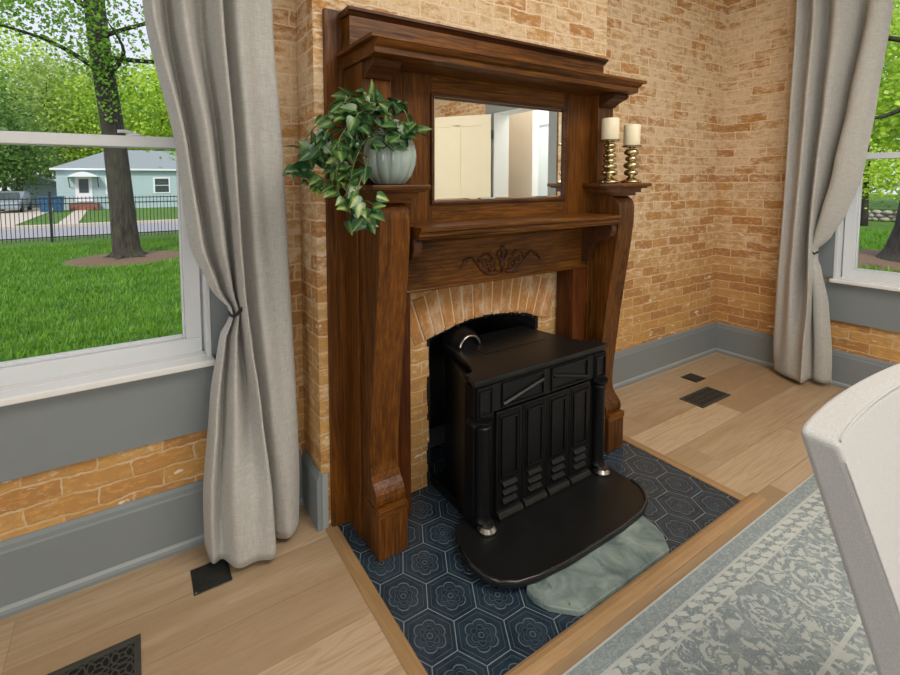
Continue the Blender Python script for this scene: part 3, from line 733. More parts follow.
# ------------------------------------------------------------------ stove
SX = 1.4925
stv = thing('wood_stove', (SX, 1.5, .0), 'black cast-iron wood stove with panelled doors and nickel feet standing in the firebox', 'stove')
half = [(.4, 1.322), (.402, 1.332), (.392, 1.372), (.394, 1.398), (.362, 1.402), (.342, 1.412), (.322, 1.445), (.306, 1.490), (.282, 1.60), (.262, 1.70), (.252, 1.74)]
out = [(SX + a, y) for a, y in half] + [(SX - a, y) for a, y in reversed(half)]
m = M(); m.prism(out, 'Z', .628, .645)
inn = [(SX + (x - SX) * .975, y + (.012 if y < 1.35 else 0)) for x, y in out]; m.prism(inn, 'Z', .612, .629)
top = build('top_plate', m, 'irontop', stv, bevel=.004)
m = M(); m.box(1.31, 1.69, 1.520, 1.70, .6455, .6475)
build('lid', m, 'irontop', top, bevel=.001)
m = M()
body = [(SX - .388, 1.345), (SX + .388, 1.345), (SX + .388, 1.40), (SX + .24, 1.74), (SX - .24, 1.74), (SX - .388, 1.40)]
m.prism(body, 'Z', .045, .613); build('body', m, 'iron', stv, bevel=.003)
m = M(); m.box(SX - .355, SX + .355, 1.330, 1.35, .50, .612); hd = build('header', m, 'iron', stv, bevel=.002)
for s in (-1, 1):
    a, b = sorted((SX + s * .018, SX + s * .262))
    m = M(); ring(m, a + .012, b - .012, .515, .598, .009, 1.322, 1.332); build('header_frame', m, 'iron', hd, bevel=.002)
    m = M(); m.tube([(SX + s * .03, 1.325, .572), (SX + s * .255, 1.324, .520)], .0085, 6); build('raised_bar', m, 'iron' if s < 0 else 'iron', hd)
    a, b = sorted((SX + s * .304, SX + s * .384))
    m = M(); m.box(a, b, 1.325, 1.36, .480, .611); ring(m, a + .014, b - .014, .505, .592, .008, 1.318, 1.326); build('corner_block', m, 'iron', stv, bevel=.002)
    cx = SX + s * .352
    m = M(); m.lathe([(.030, .06), (.036, .075), (.032, .085), (.030, .10), (.030, .435), (.034, .445), (.034, .452), (.030, .456), (.038, .466), (.042, .474), (.042, .481)], (cx, 1.338, .004), 20)
    build('corner_column', m, 'iron', stv, smooth='auto')
    m = M(); m.lathe([(.034, .0), (.039, .003), (.039, .009), (.034, .015), (.028, .022), (.028, .030)], (cx + s * -.004, 1.312, .046), 24); build('foot', m, 'nickel', stv, smooth='auto', label='nickel foot')
    m = M(); m.lathe([(.034, .0), (.034, .01), (.018, .018)], (SX + s * .376, 1.352, .468), 12); m.lathe([(.018, 0), (.014, .015)], (SX + s * .376, 1.352, .455), 12); build('side_knob', m, 'iron', stv, smooth='auto')
# doors: four leaves
for k in range(4):
    a = SX - .284 + .142 * k; b = a + .139
    m = M(); m.box(a, b, 1.330, 1.346, .085, .492)
    d = build('door', m, 'iron', stv, bevel=.002)
    m = M(); ring(m, a + .034, b - .034, .225, .455, .010, 1.322, 1.332); m.box(a + .034, b - .034, 1.3285, 1.332, .225, .455)
    ring(m, a + .018, b - .018, .205, .475, .006, 1.326, 1.332)
    build('door_panel', m, 'iron', d, bevel=.0025)
    for z in (.185, .150, .115):
        m = M(); m.prism([(1.330, z - .013), (1.319, z - .010), (1.317, z - .004), (1.330, z + .010)], 'X', a + .032, b - .032); build('louvre', m, 'iron', d, bevel=.001)
for z in ((.43),):
    m = M(); m.lathe([(.010, 0), (.013, .004), (.006, .010)], (SX, 1.322, z), 12); 
m = M()
for k in range(4): m.prism([(1.345, .048), (1.312, .048), (1.312, .060), (1.320, .074), (1.345, .082)], 'X', SX - .284 + .142 * k + .006, SX - .284 + .142 * (k + 1) - .006)
build('base_rail', m, 'irontop', stv, bevel=.002)
# hearth extension plate
def plate_outline(inset):
    P_ = []
    hw = .455 - inset; y0 = 1.045 + inset; yb = 1.40 - inset; c = 1.455
    P_ += [(c + hw, yb)]
    pts = [(c + .455, 1.20), (c + .45, 1.16), (c + .425, 1.12), (c + .38, 1.082), (c + .30, 1.056), (c + .16, 1.045), (c, 1.043), (c - .16, 1.043), (c - .30, 1.054), (c - .38, 1.073), (c - .43, 1.105), (c - .462, 1.15), (c - .472, 1.21), (c - .455, 1.30)]
    for i, (x, y) in enumerate(pts):
        d = Vector((x - c, (y - 1.30) * 1.8)); d = d.normalized() * inset; P_.append((x - d.x, y - d.y))
    P_ += [(c - .40 + inset, yb)]
    return P_
m = M(); m.prism(plate_outline(0), 'Z', .025, .045); pl = build('hearth_plate', m, 'irontop', stv, bevel=.006, seg=3)
m = M(); q = plate_outline(.006)[1:-1]
m.tube([(x, y, .0455) for x, y in q], .0065, 8); build('plate_rim', m, plain('polished_iron_rim', (.02, .02, .02), .18), pl, smooth=True)
m = M()
for x in (1.12, 1.80): m.lathe([(.03, 0), (.02, .006), (.02, .026)], (x, 1.30, 0), 12)
m.box(1.15, 1.80, 1.40, 1.70, 0, .046)
build('plate_support', m, 'iron', stv)
m = M(); m.grid(lambda u, v: (1.325 + (.060 + .022 * min(1, v * 2)) * cos(pi * u), 1.625 + .12 * v, .645 + (.052 + .02 * min(1, v * 2)) * sin(pi * u)), 24, 6); m.prism([(1.325 + .058 * cos(pi * k / 16), .645 + .05 * sin(pi * k / 16)) for k in range(17)], 'Y', 1.64, 1.65); fl = build('flue_collar', m, 'iron', stv, smooth='auto')
m = M()
def arc3(c, r, a0, a1, n): return [(c[0] + r * cos(a0 + (a1 - a0) * i / n), c[1], c[2] + r * sin(a0 + (a1 - a0) * i / n)) for i in range(n + 1)]
m.tube([(p[0], 1.625, p[2]) for p in arc3((1.312, 0, .640), .058, .12, pi - .12, 18)], .0070, 8); build('nickel_ring', m, 'nickel', fl, smooth=True, label='nickel ring')

# stone slab under the plate
m = M(); so = [(1.195, 1.12), (1.105, 1.062), (1.100, 1.026), (1.120, .978), (1.190, .915), (1.215, .909), (1.690, .909), (1.735, .957), (1.762, 1.004), (1.775, 1.088), (1.72, 1.13)]
m.prism(so[::-1], 'Z', .0, .019)
ti = [(x + (1.43 - x) * .012, y + (1.02 - y) * .04) for x, y in so]
b = m.add([(x, y, .019) for x, y in so] + [(x + rnd.uniform(-.004, .004), y, .0235) for x, y in ti], [tuple(range(11, 22))[::-1]] + [(i, (i + 1) % 11, 11 + (i + 1) % 11, 11 + i) for i in range(11)])
o = build('stone_slab', m, 'slate', None, bevel=.002); 
o['label'] = 'rough grey-green stone slab lying on the hearth tiles under the black stove plate'; o['category'] = 'stone slab'

# ------------------------------------------------------------------ things on the mantel
VX, VY, VZ = .812, 1.468, 1.392
v = thing('ribbed_vase', (VX, VY, VZ), 'round pale grey-green ribbed ceramic vase on the left mantel cap', 'vase')
pv = [(.046, 0), (.058, .004), (.082, .028), (.096, .062), (.100, .092), (.095, .122), (.078, .152), (.056, .170), (.038, .180), (.033, .188), (.034, .198), (.039, .205), (.034, .203), (.028, .190), (.026, .175)]
pv = [(r * .985, z * 1.13) for r, z in pv]
m = M(); m.lathe(pv, (VX, VY, VZ), 96, lambda a, z: 1 - (.13 * (1 - abs(sin(a * 6))) ** 2) * min(1, max(0, (.20 - z) / .06)))
build('vase_body', m, 'ceramic', v, smooth=True)

pt = thing('trailing_pothos', (VX, VY, VZ + .19), 'variegated green trailing pothos spilling out of the pale ribbed vase', 'plant')
def pxw(px, py, y):   # photo pixel to a point on the plane y (same camera as above)
    R = camo.matrix_world.to_3x3(); f = 460.704122
    d = R @ Vector(((px - 404.124) / f, -(py - 213.345) / f, -1.0)); t = y / d.y
    return Vector((0, 0, 1.4)) + d * t
vines = [
    [(391, 133, 1.47), (378, 104, 1.45), (355, 96, 1.44), (335, 108, 1.45), (318, 124, 1.46), (305, 140, 1.48), (300, 152, 1.5)],
    [(390, 132, 1.47), (380, 112, 1.43), (365, 100, 1.42), (350, 98, 1.40), (343, 104, 1.40)],
    [(392, 132, 1.47), (388, 108, 1.44), (396, 104, 1.42), (405, 112, 1.41), (408, 122, 1.41)],
    [(392, 134, 1.46), (398, 128, 1.40), (404, 136, 1.37), (410, 134, 1.36), (416, 132, 1.36)],
    [(391, 134, 1.46), (388, 132, 1.40), (386, 142, 1.36), (394, 150, 1.35)],
    [(388, 133, 1.47), (362, 124, 1.42), (338, 132, 1.42), (318, 148, 1.44), (304, 160, 1.46), (296, 170, 1.48)],
    [(388, 134, 1.47), (360, 132, 1.39), (346, 148, 1.37), (332, 165, 1.38), (322, 182, 1.40), (318, 194, 1.42)],
    [(388, 134, 1.47), (368, 138, 1.37), (356, 158, 1.34), (350, 180, 1.33), (346, 200, 1.33), (352, 216, 1.33)],
    [(388, 134, 1.46), (372, 140, 1.36), (366, 165, 1.33), (358, 190, 1.31), (362, 208, 1.31), (366, 222, 1.31)],
    [(388, 134, 1.47), (350, 116, 1.40), (330, 128, 1.38), (322, 140, 1.38), (312, 152, 1.40)],
    [(388, 134, 1.47), (356, 124, 1.37), (340, 138, 1.35), (338, 160, 1.34), (336, 182, 1.35), (340, 196, 1.34)],
    [(388, 134, 1.46), (372, 118, 1.40), (362, 112, 1.36), (356, 118, 1.35), (360, 130, 1.34)],
]
rl = random.Random(11)
st = M(); lf = M()
def cat(P_, n):
    out = []
    for i in range(len(P_) - 1):
        p0 = P_[max(i - 1, 0)]; p1 = P_[i]; p2 = P_[i + 1]; p3 = P_[min(i + 2, len(P_) - 1)]
        for k in range(n):
            t = k / n; out.append(.5 * ((2 * p1) + (p2 - p0) * t + (2 * p0 - 5 * p1 + 4 * p2 - p3) * t * t + (3 * p1 - p0 - 3 * p2 + p3) * t ** 3))
    out.append(P_[-1]); return out
def leaf(pos, dirv, nrm, L):
    dirv = dirv.normalized(); side = dirv.cross(nrm).normalized(); nrm = side.cross(dirv).normalized()
    prof_ = [(0, .0), (-.06, .30), (.02, .44), (.2, .5), (.42, .44), (.65, .30), (.85, .13), (1, 0)]
    curl = rl.uniform(.05, .3); vs = []; uvs = []
    for t, w_ in prof_:
        for s in (-1, -.5, 0, .5, 1):
            p = pos + dirv * (t * L) + side * (s * w_ * L * .82) + nrm * (L * (-.22 * abs(s) * w_ * -1 - curl * t * t))
            vs.append(p); uvs.append((s * (.15 + w_), t))
    fs = []
    for i in range(len(prof_) - 1):
        for k in range(4): fs.append((i * 5 + k, i * 5 + k + 1, (i + 1) * 5 + k + 1, (i + 1) * 5 + k))
    b = lf.add(vs, fs)
    for i, q in enumerate(uvs): lf.uv[b + i] = q
for vi, vn in enumerate(vines):
    P_ = cat([pxw(*q) for q in vn], 6)
    st.tube(P_, .0022, 5)
    for i in range(4, len(P_), 1):
        if rl.random() < .30: continue
        t = (P_[min(i + 1, len(P_) - 1)] - P_[i - 1]).normalized()
        out = Vector((rl.uniform(-1, 1), rl.uniform(-.8, .5), rl.uniform(-.7, .9)))
        d = (t * .6 + out * 1.0 + Vector((0, 0, -.1)))
        nrm = Vector((rl.uniform(-.9, .9), -.7 + rl.uniform(-.5, .8), rl.uniform(.1, 1.3)))
        L = rl.uniform(.034, .056)
        s0 = P_[i] + out.normalized() * .012
        st.tube([P_[i], s0], .0014, 4); leaf(s0, d, nrm, L)
for q in range(16):
    p0 = pxw(rl.uniform(345, 378), rl.uniform(196, 226), 1.32 + rl.uniform(-.02, .03)); leaf(p0, Vector((rl.uniform(-1, 1), rl.uniform(-.5, .3), rl.uniform(-1, .2))), Vector((rl.uniform(-.7, .7), -.8, rl.uniform(.1, 1))), rl.uniform(.036, .055))
for q in range(34):
    p0 = pxw(rl.uniform(336, 404), rl.uniform(96, 128), rl.uniform(1.37, 1.47)); leaf(p0, Vector((rl.uniform(-1, 1), rl.uniform(-.5, .3), rl.uniform(-.9, .6))), Vector((rl.uniform(-.9, .9), -.7, rl.uniform(.1, 1.2))), rl.uniform(.036, .06))
for q in range(16):
    p0 = pxw(rl.uniform(305, 345), rl.uniform(128, 185), rl.uniform(1.38, 1.46)); leaf(p0, Vector((rl.uniform(-1, 1), rl.uniform(-.5, .3), rl.uniform(-.9, .4))), Vector((rl.uniform(-.9, .9), -.7, rl.uniform(.1, 1.2))), rl.uniform(.036, .06))
leaf(pxw(310, 170, 1.46), pxw(286, 171, 1.45) - pxw(310, 170, 1.46), Vector((0, -1, .45)), .085)
leaf(pxw(400, 134, 1.37), pxw(416, 130, 1.36) - pxw(400, 134, 1.37), Vector((.1, -.8, .6)), .075)
build('foliage', lf, 'pothos', pt, smooth=True); build('vine_stems', st, 'stem', pt, smooth=True)

def candlestick(x, y, h, spec, lab1, lab2, rc, hc):
    z0 = 1.392
    c = thing('candlestick', (x, y, z0), lab1, 'candlestick', )
    m = M(); m.lathe(spec(h), (x, y, z0), 28); build('stem', m, 'brass', c, smooth=True)
    m = M(); m.lathe([(.012, h - .012), (.044, h - .006), (.047, h), (.044, h + .003), (.001, h + .003)], (x, y, z0), 28); build('candle_plate', m, 'brass', c, smooth='auto')
    k = thing('pillar_candle', (x, y, z0 + h + .003), lab2, 'candle')
    m = M(); m.lathe([(rc - .002, 0), (rc, .003), (rc, hc - .004), (rc - .003, hc), (rc - .012, hc - .003), (.004, hc - .005)], (x, y, z0 + h + .003), 32); build('wax', m, 'wax', k, smooth='auto')
    m = M(); m.tube([(x, y, z0 + h + hc - .004), (x + .001, y, z0 + h + hc + .006)], .0012, 6); build('wick', m, 'band', k)
def balls(h, radii):
    P_ = [(.046, 0), (.050, .004), (.048, .010), (.034, .018), (.020, .026), (.014, .032)]
    z = .034; tot = sum(radii) * 2; sc = (h - .048) / tot
    for r in radii:
        hh = r * 2 * sc
        for k in range(7):
            a = -pi / 2 + pi * k / 6; P_.append((.010 + (r - .008) * cos(a), z + hh / 2 + hh / 2 * sin(a)))
        z += hh
    P_.append((.012, h - .013)); return P_
candlestick(2.052, 1.455, .211, lambda h: balls(h, (.037, .032, .027, .030, .024, .028)), 'taller gold mercury-glass beaded candlestick, nearer the mirror on the right mantel cap', 'ivory pillar candle on the taller gold candlestick', .0405, .104)
candlestick(2.190, 1.430, .186, lambda h: balls(h, (.033, .036, .028, .034)), 'shorter gold mercury-glass candlestick at the outer end of the right mantel cap', 'ivory pillar candle on the shorter gold candlestick', .0385, .103)

# ------------------------------------------------------------------ curtains
def interp(tab, z):   # tab descending z rows: list of (z, [(a,d)...]) -> list at z, smoothed
    if z >= tab[0][0]: return tab[0][1]
    if z <= tab[-1][0]: return tab[-1][1]
    for i in range(len(tab) - 1):
        if tab[i][0] >= z >= tab[i + 1][0]:
            t = (tab[i][0] - z) / (tab[i][0] - tab[i + 1][0])
            p0 = tab[max(i - 1, 0)][1]; p1 = tab[i][1]; p2 = tab[i + 1][1]; p3 = tab[min(i + 2, len(tab) - 1)][1]
            z0, z1, z2, z3 = tab[max(i - 1, 0)][0], tab[i][0], tab[i + 1][0], tab[min(i + 2, len(tab) - 1)][0]
            out = []
            for k in range(len(p1)):
                r = []
                for c in (0, 1):
                    d = (p2[k][c] - p1[k][c]); dz = z1 - z2
                    m1_ = (p2[k][c] - p0[k][c]) / (z0 - z2) * dz if z0 != z1 else d
                    m2_ = (p3[k][c] - p1[k][c]) / (z1 - z3) * dz if z3 != z2 else d
                    h00 = 2 * t ** 3 - 3 * t * t + 1; h10 = t ** 3 - 2 * t * t + t; h01 = -2 * t ** 3 + 3 * t * t; h11 = t ** 3 - t * t
                    r.append(h00 * p1[k][c] + h10 * m1_ * .6 + h01 * p2[k][c] + h11 * m2_ * .6)
                out.append(r)
            return out
def curtain(name, tab, swap, label, loc, zs, hooks):
    t = thing(name, loc, label, 'curtain')
    m = M(); rows = []
    nz = len(zs); NS = 10
    vs = []
    for z in zs:
        cp = interp(tab, z); n = len(cp); row = []
        for i in range(n - 1):
            p0 = cp[max(i - 1, 0)]; p1 = cp[i]; p2 = cp[i + 1]; p3 = cp[min(i + 2, n - 1)]
            for k in range(NS):
                u = k / NS
                row.append([.5 * ((2 * p1[c]) + (p2[c] - p0[c]) * u + (2 * p0[c] - 5 * p1[c] + 4 * p2[c] - p3[c]) * u * u + (3 * p1[c] - p0[c] - 3 * p2[c] + p3[c]) * u ** 3) for c in (0, 1)])
        row.append(list(cp[-1]))
        for a, d in row:
            if swap and a < 1.236 and z < 1.35: a += .032 * min(1, (1.35 - z) / .35) * min(1, (1.236 - a) / .02)
            d = min(4.088, 3.965 + (d - 3.965) * 1.35) if swap else min(1.872, 1.742 + (d - 1.742) * 1.45)
            vs.append((d, a, z) if swap else (a, d, z))
    nn = (n - 1) * NS + 1
    fs = [(j * nn + i, j * nn + i + 1, (j + 1) * nn + i + 1, (j + 1) * nn + i) for j in range(nz - 1) for i in range(nn - 1)]
    vs = [(x, y + (0 if swap else .016 * max(0, 1 - z / .5)), z + .012 * max(0, 1 - z / .5)) for x, y, z in vs]
    m.add(vs, fs)
    o = build('curtain_panel', m, 'curtain', t, smooth=True)
    so_ = o.modifiers.new('thick', 'SOLIDIFY'); so_.thickness = .003; so_.offset = 0
    m = M(); m.tube(hooks, .006, 8); build('tieback', m, 'band', t, smooth=True, label='black tie cord')
    return t
zs = [2.92 - (2.92 - .018) * i / 90 for i in range(91)]
# rows: (x, y) for nine fold lines
topL = [(.02, 1.80), (.05, 1.72), (.100, 1.80), (.155, 1.71), (.215, 1.80), (.262, 1.715), (.300, 1.80), (.345, 1.72), (.42, 1.76), (.475, 1.74), (.49, 1.82)]
L = [
    (2.92, topL),
    (2.00, [(.062, 1.79), (.085, 1.715), (.132, 1.80), (.175, 1.712), (.240, 1.79), (.287, 1.695), (.312, 1.785), (.350, 1.725), (.42, 1.745), (.476, 1.745), (.49, 1.83)]),
    (1.50, [(.146, 1.78), (.168, 1.705), (.192, 1.795), (.240, 1.708), (.285, 1.79), (.312, 1.685), (.338, 1.775), (.372, 1.725), (.43, 1.74), (.502, 1.745), (.512, 1.83)]),
    (1.20, [(.172, 1.77), (.204, 1.71), (.228, 1.79), (.272, 1.712), (.305, 1.785), (.322, 1.680), (.345, 1.77), (.385, 1.722), (.44, 1.735), (.512, 1.745), (.522, 1.83)]),
    (1.02, [(.238, 1.76), (.256, 1.722), (.272, 1.78), (.300, 1.725), (.318, 1.78), (.330, 1.675), (.352, 1.765), (.392, 1.718), (.45, 1.73), (.516, 1.742), (.526, 1.83)]),
    (.93, [(.300, 1.755), (.303, 1.730), (.311, 1.765), (.320, 1.722), (.328, 1.77), (.337, 1.672), (.356, 1.765), (.395, 1.715), (.455, 1.728), (.519, 1.742), (.528, 1.83)]),
    (.84, [(.262, 1.765), (.270, 1.722), (.290, 1.775), (.304, 1.705), (.332, 1.77), (.345, 1.668), (.366, 1.76), (.402, 1.712), (.46, 1.725), (.522, 1.742), (.530, 1.83)]),
    (.60, [(.222, 1.77), (.236, 1.715), (.266, 1.765), (.290, 1.690), (.345, 1.735), (.368, 1.660), (.390, 1.75), (.420, 1.708), (.47, 1.722), (.530, 1.742), (.538, 1.83)]),
    (.25, [(.190, 1.77), (.205, 1.705), (.240, 1.735), (.272, 1.668), (.345, 1.672), (.398, 1.650), (.412, 1.745), (.437, 1.705), (.485, 1.70), (.540, 1.742), (.546, 1.83)]),
    (.012, [(.192, 1.79), (.204, 1.715), (.240, 1.715), (.280, 1.666), (.345, 1.664), (.410, 1.655), (.420, 1.745), (.442, 1.712), (.485, 1.698), (.536, 1.742), (.540, 1.83)]),
]
curtain('curtain', L, False, 'grey linen curtain tied back beside the left window with the lawn view', (.34, 1.76, 0), zs,
        [(.335, 1.83, .975), (.298, 1.775, .935), (.294, 1.735, .925), (.302, 1.712, .925), (.318, 1.700, .94), (.330, 1.694, .955), (.337, 1.690, .965)])
# right curtain: (y, x) ; runs from the far edge (large y) towards the window
R_ = [
    (2.92, [(1.44, 4.04), (1.41, 3.97), (1.36, 4.02), (1.315, 3.94), (1.27, 4.02), (1.20, 3.94), (1.13, 4.00), (1.09, 3.94), (1.03, 4.0), (.97, 3.95), (.92, 4.0)]),
    (2.45, [(1.43, 4.06), (1.41, 3.97), (1.355, 4.01), (1.30, 3.935), (1.258, 4.02), (1.19, 3.93), (1.11, 3.99), (1.075, 4.02), (1.03, 3.935), (.97, 3.94), (.945, 3.99)]),
    (1.90, [(1.43, 4.06), (1.42, 3.97), (1.365, 4.0), (1.315, 3.93), (1.275, 4.02), (1.215, 3.925), (1.165, 3.985), (1.135, 4.02), (1.09, 3.925), (1.02, 3.935), (.985, 3.98)]),
    (1.50, [(1.435, 4.06), (1.425, 3.97), (1.375, 3.99), (1.325, 3.93), (1.295, 4.02), (1.240, 3.925), (1.205, 3.985), (1.180, 4.02), (1.145, 3.92), (1.07, 3.93), (1.020, 3.97)]),
    (1.20, [(1.44, 4.06), (1.43, 3.97), (1.385, 3.985), (1.335, 3.93), (1.305, 4.02), (1.252, 3.92), (1.232, 3.985), (1.212, 4.015), (1.185, 3.925), (1.12, 3.935), (1.075, 3.97)]),
    (1.02, [(1.445, 4.06), (1.435, 3.97), (1.39, 3.98), (1.340, 3.93), (1.305, 4.015), (1.252, 3.912), (1.244, 3.985), (1.230, 4.01), (1.208, 3.94), (1.17, 3.94), (1.135, 3.97)]),
    (.915, [(1.45, 4.06), (1.438, 3.97), (1.39, 3.975), (1.342, 3.93), (1.305, 4.01), (1.248, 3.905), (1.246, 3.985), (1.238, 4.0), (1.228, 3.955), (1.218, 3.955), (1.210, 3.98)]),
    (.80, [(1.455, 4.06), (1.442, 3.97), (1.395, 3.97), (1.345, 3.93), (1.30, 4.005), (1.243, 3.900), (1.238, 3.985), (1.228, 4.0), (1.215, 3.95), (1.190, 3.95), (1.175, 3.98)]),
    (.55, [(1.46, 4.06), (1.447, 3.97), (1.395, 3.96), (1.345, 3.925), (1.295, 3.97), (1.232, 3.895), (1.225, 3.985), (1.212, 4.0), (1.195, 3.955), (1.155, 3.955), (1.130, 3.99)]),
    (.22, [(1.465, 4.06), (1.450, 3.97), (1.40, 3.95), (1.345, 3.925), (1.29, 3.925), (1.215, 3.888), (1.212, 3.975), (1.200, 4.0), (1.180, 3.965), (1.135, 3.965), (1.105, 4.0)]),
    (.012, [(1.46, 4.06), (1.448, 3.99), (1.405, 3.95), (1.345, 3.92), (1.285, 3.905), (1.212, 3.885), (1.210, 3.97), (1.198, 4.0), (1.178, 3.975), (1.135, 3.975), (1.105, 4.01)]),
]
curtain('curtain', R_, True, 'beige-grey linen curtain tied back beside the right window near the room corner', (4.0, 1.28, 0), zs,
        [(4.06, 1.26, .955), (3.955, 1.256, .925), (3.935, 1.243, .915), (3.938, 1.236, .905), (3.955, 1.238, .905), (3.99, 1.232, .915)])

# ------------------------------------------------------------------ floor fittings and rug
def register(x0, x1, y0, y1, label, cells):
    t = thing('floor_register', ((x0 + x1) / 2, (y0 + y1) / 2, 0), label, 'floor vent')
    m = M(); w_ = .018
    m.box(x0, x1, y0, y0 + w_, .0, .005); m.box(x0, x1, y1 - w_, y1, .0, .005); m.box(x0, x0 + w_, y0 + w_, y1 - w_, .0, .005); m.box(x1 - w_, x1, y0 + w_, y1 - w_, .0, .005)
    build('frame', m, 'vent', t, bevel=.0012)
    m = M(); m.box(x0 + .01, x1 - .01, y0 + .01, y1 - .01, .0, .0009); build('duct_shade_sheet', m, 'ventdark', t)  # dark sheet laid on the floor in place of the duct's shade
    m = M(); r = (y1 - y0 - 2 * w_) / (2 * cells); nx = max(1, round((x1 - x0 - 2 * w_) / (2 * r)))
    sx = (x1 - x0 - 2 * w_) / (2 * nx)
    def rg(cx, cy, rx, ry, tw):
        n = 14; vs = []; fs = []
        for k in range(n):
            a = 2 * pi * k / n
            for q, z in ((1, .0024), (1 - tw, .0024)): vs.append((cx + rx * q * cos(a), cy + ry * q * sin(a), z))
            for q, z in ((1, .001), (1 - tw, .001)): vs.append((cx + rx * q * cos(a), cy + ry * q * sin(a), z))
        for k in range(n):
            a = k * 4; b2 = ((k + 1) % n) * 4
            fs += [(a, b2, b2 + 1, a + 1), (a, a + 2, b2 + 2, b2), (a + 1, b2 + 1, b2 + 3, a + 3)]
        m.add(vs, fs)
    for i in range(nx):
        for j in range(cells):
            cx = x0 + w_ + sx * (2 * i + 1); cy = y0 + w_ + r * (2 * j + 1)
            rg(cx, cy, sx * 1.03, r * 1.03, .15); rg(cx, cy, sx * .38, r * .38, .40)
            for k in range(4):
                a = pi / 4 + k * pi / 2; c_, s_ = cos(a), sin(a); px_, py_ = -s_ * .003, c_ * .003
                p = [(cx + c_ * sx * .3 + px_, cy + s_ * r * .3 + py_), (cx + c_ * sx * 1.35 + px_, cy + s_ * r * 1.35 + py_), (cx + c_ * sx * 1.35 - px_, cy + s_ * r * 1.35 - py_), (cx + c_ * sx * .3 - px_, cy + s_ * r * .3 - py_)]
                m.add([(a_, b_,   .0022) for a_, b_ in p], [(0, 1, 2, 3)])
    build('grille', m, 'vent', t)
register(-.36, -.026, 1.435, 1.580, 'ornate dark floor vent in the planks below the left window', 2)
register(2.985, 3.325, 1.430, 1.575, 'ornate dark floor vent between the mantel and the right curtain', 3)
def cover(x0, x1, y0, y1, label, hinge):
    t = thing('floor_outlet_cover', ((x0 + x1) / 2, (y0 + y1) / 2, 0), label, 'outlet cover')
    m = M(); m.prism([(x0, y0), (x1, y0), (x1, y1), (x0, y1)], 'Z', .0, .004); build('plate', m, 'cover', t, bevel=.003, seg=3)
    m = M(); m.box(x0 + .014, x1 - .014, y0 + .014, y1 - .014, .004, .0055); build('flap', m, 'cover', t, bevel=.001)
    for q in ((x0 + .008, y0 + .009), (x1 - .008, y1 - .009)):
        m = M(); m.lathe([(.004, 0), (.003, .0012)], (q[0], q[1], .004), 10); build('screw', m, 'nickel', t)
cover(.133, .258, 1.638, 1.758, 'small square dark outlet plate in the floor below the left curtain', 0)
cover(3.330, 3.462, 1.646, 1.754, 'small dark outlet plate in the floor beside the far baseboard', 0)

m = M()
m.prism([(RX0, RY0), (RX1, RY0), (RX1, RY1), (RX0, RY1)], 'Z', .0, .006)
o = build('area_rug', m, 'rug', None, bevel=.002); o['label'] = 'faded blue-grey patterned area rug in front of the hearth'; o['category'] = 'rug'

# ------------------------------------------------------------------ chair
CHX, CHY = 1.40, .0
ch = thing('upholstered_chair', (CHX, CHY, .006), 'pale upholstered dining chair with a curved back, in the right foreground', 'chair')
def backpt(a, v, f):   # a -1..1 across, v 0..1 up, f 0 rear face .. 1 front face
    zt = .919 + .010 * a * a - .008 * abs(a) ** 24
    z = .40 + (zt - .40) * v
    q = (z - .44) / .48
    hw = .262 + .058 * q
    th = .060 + .012 * (1 - q)
    return (CHX + hw * a, .216 + .131 * q +   .028 * (1 - a * a) - th * f, z)
m = M(); NU, NV, NF = 40, 24, 4
P0 = [backpt(-1 + 2 * i / NU, j / NV, 0) for j in range(NV + 1) for i in range(NU + 1)]
P1 = [backpt(-1 + 2 * i / NU, j / NV, 1) for j in range(NV + 1) for i in range(NU + 1)]
K_ = len(P0); W1 = NU + 1
fs = [(j * W1 + i + 1, j * W1 + i, (j + 1) * W1 + i, (j + 1) * W1 + i + 1) for j in range(NV) for i in range(NU)]
fs += [tuple(K_ + q for q in reversed(f)) for f in fs[:NU * NV]]
for i in range(NU): fs += [(i, i + 1, K_ + i + 1, K_ + i), (NV * W1 + i + 1, NV * W1 + i, K_ + NV * W1 + i, K_ + NV * W1 + i + 1)]
for j in range(NV): fs += [((j + 1) * W1, j * W1, K_ + j * W1, K_ + (j + 1) * W1), (j * W1 + NU, (j + 1) * W1 + NU, K_ + (j + 1) * W1 + NU, K_ + j * W1 + NU)]
m.add(P0 + P1, fs)
bk = build('backrest', m, 'chair', ch, bevel=.010, smooth='auto', seg=3)
m = M()
m.tube([backpt(-1 + 2 * i / 40, 1, 1.0) for i in range(1, 40)], .0022, 6); m.tube([backpt(-1, j / 20, 1.0) for j in range(20)], .0022, 6)
build('piping', m, 'chair', bk, smooth=True)
m = M()
pl_ = [(CHX - .25, -.33), (CHX + .25, -.33), (CHX + .27, -.2), (CHX + .25, .06), (CHX + .20, .14), (CHX - .20, .14), (CHX - .25, .06), (CHX - .27, -.2)]
m.prism(pl_, 'Z', .37, .46); build('seat', m, 'chair', ch, bevel=.03, seg=4)
m = M(); m.prism([(CHX + (x - CHX) * .92, y * .92) for x, y in pl_], 'Z', .33, .372); build('seat_rail', m, 'chairleg', ch, bevel=.004)
for sx in (-1, 1):
    for sy, yy in ((0, -.27), (1, .09)):
        m = M(); x = CHX + sx * (.21 if not sy else .16)
        m.tube([(x, yy, .36), (x + sx * .02, yy + (.03 if sy else -.01), .006)], [.02, .012], 10); build('leg', m, 'chairleg', ch, smooth='auto')

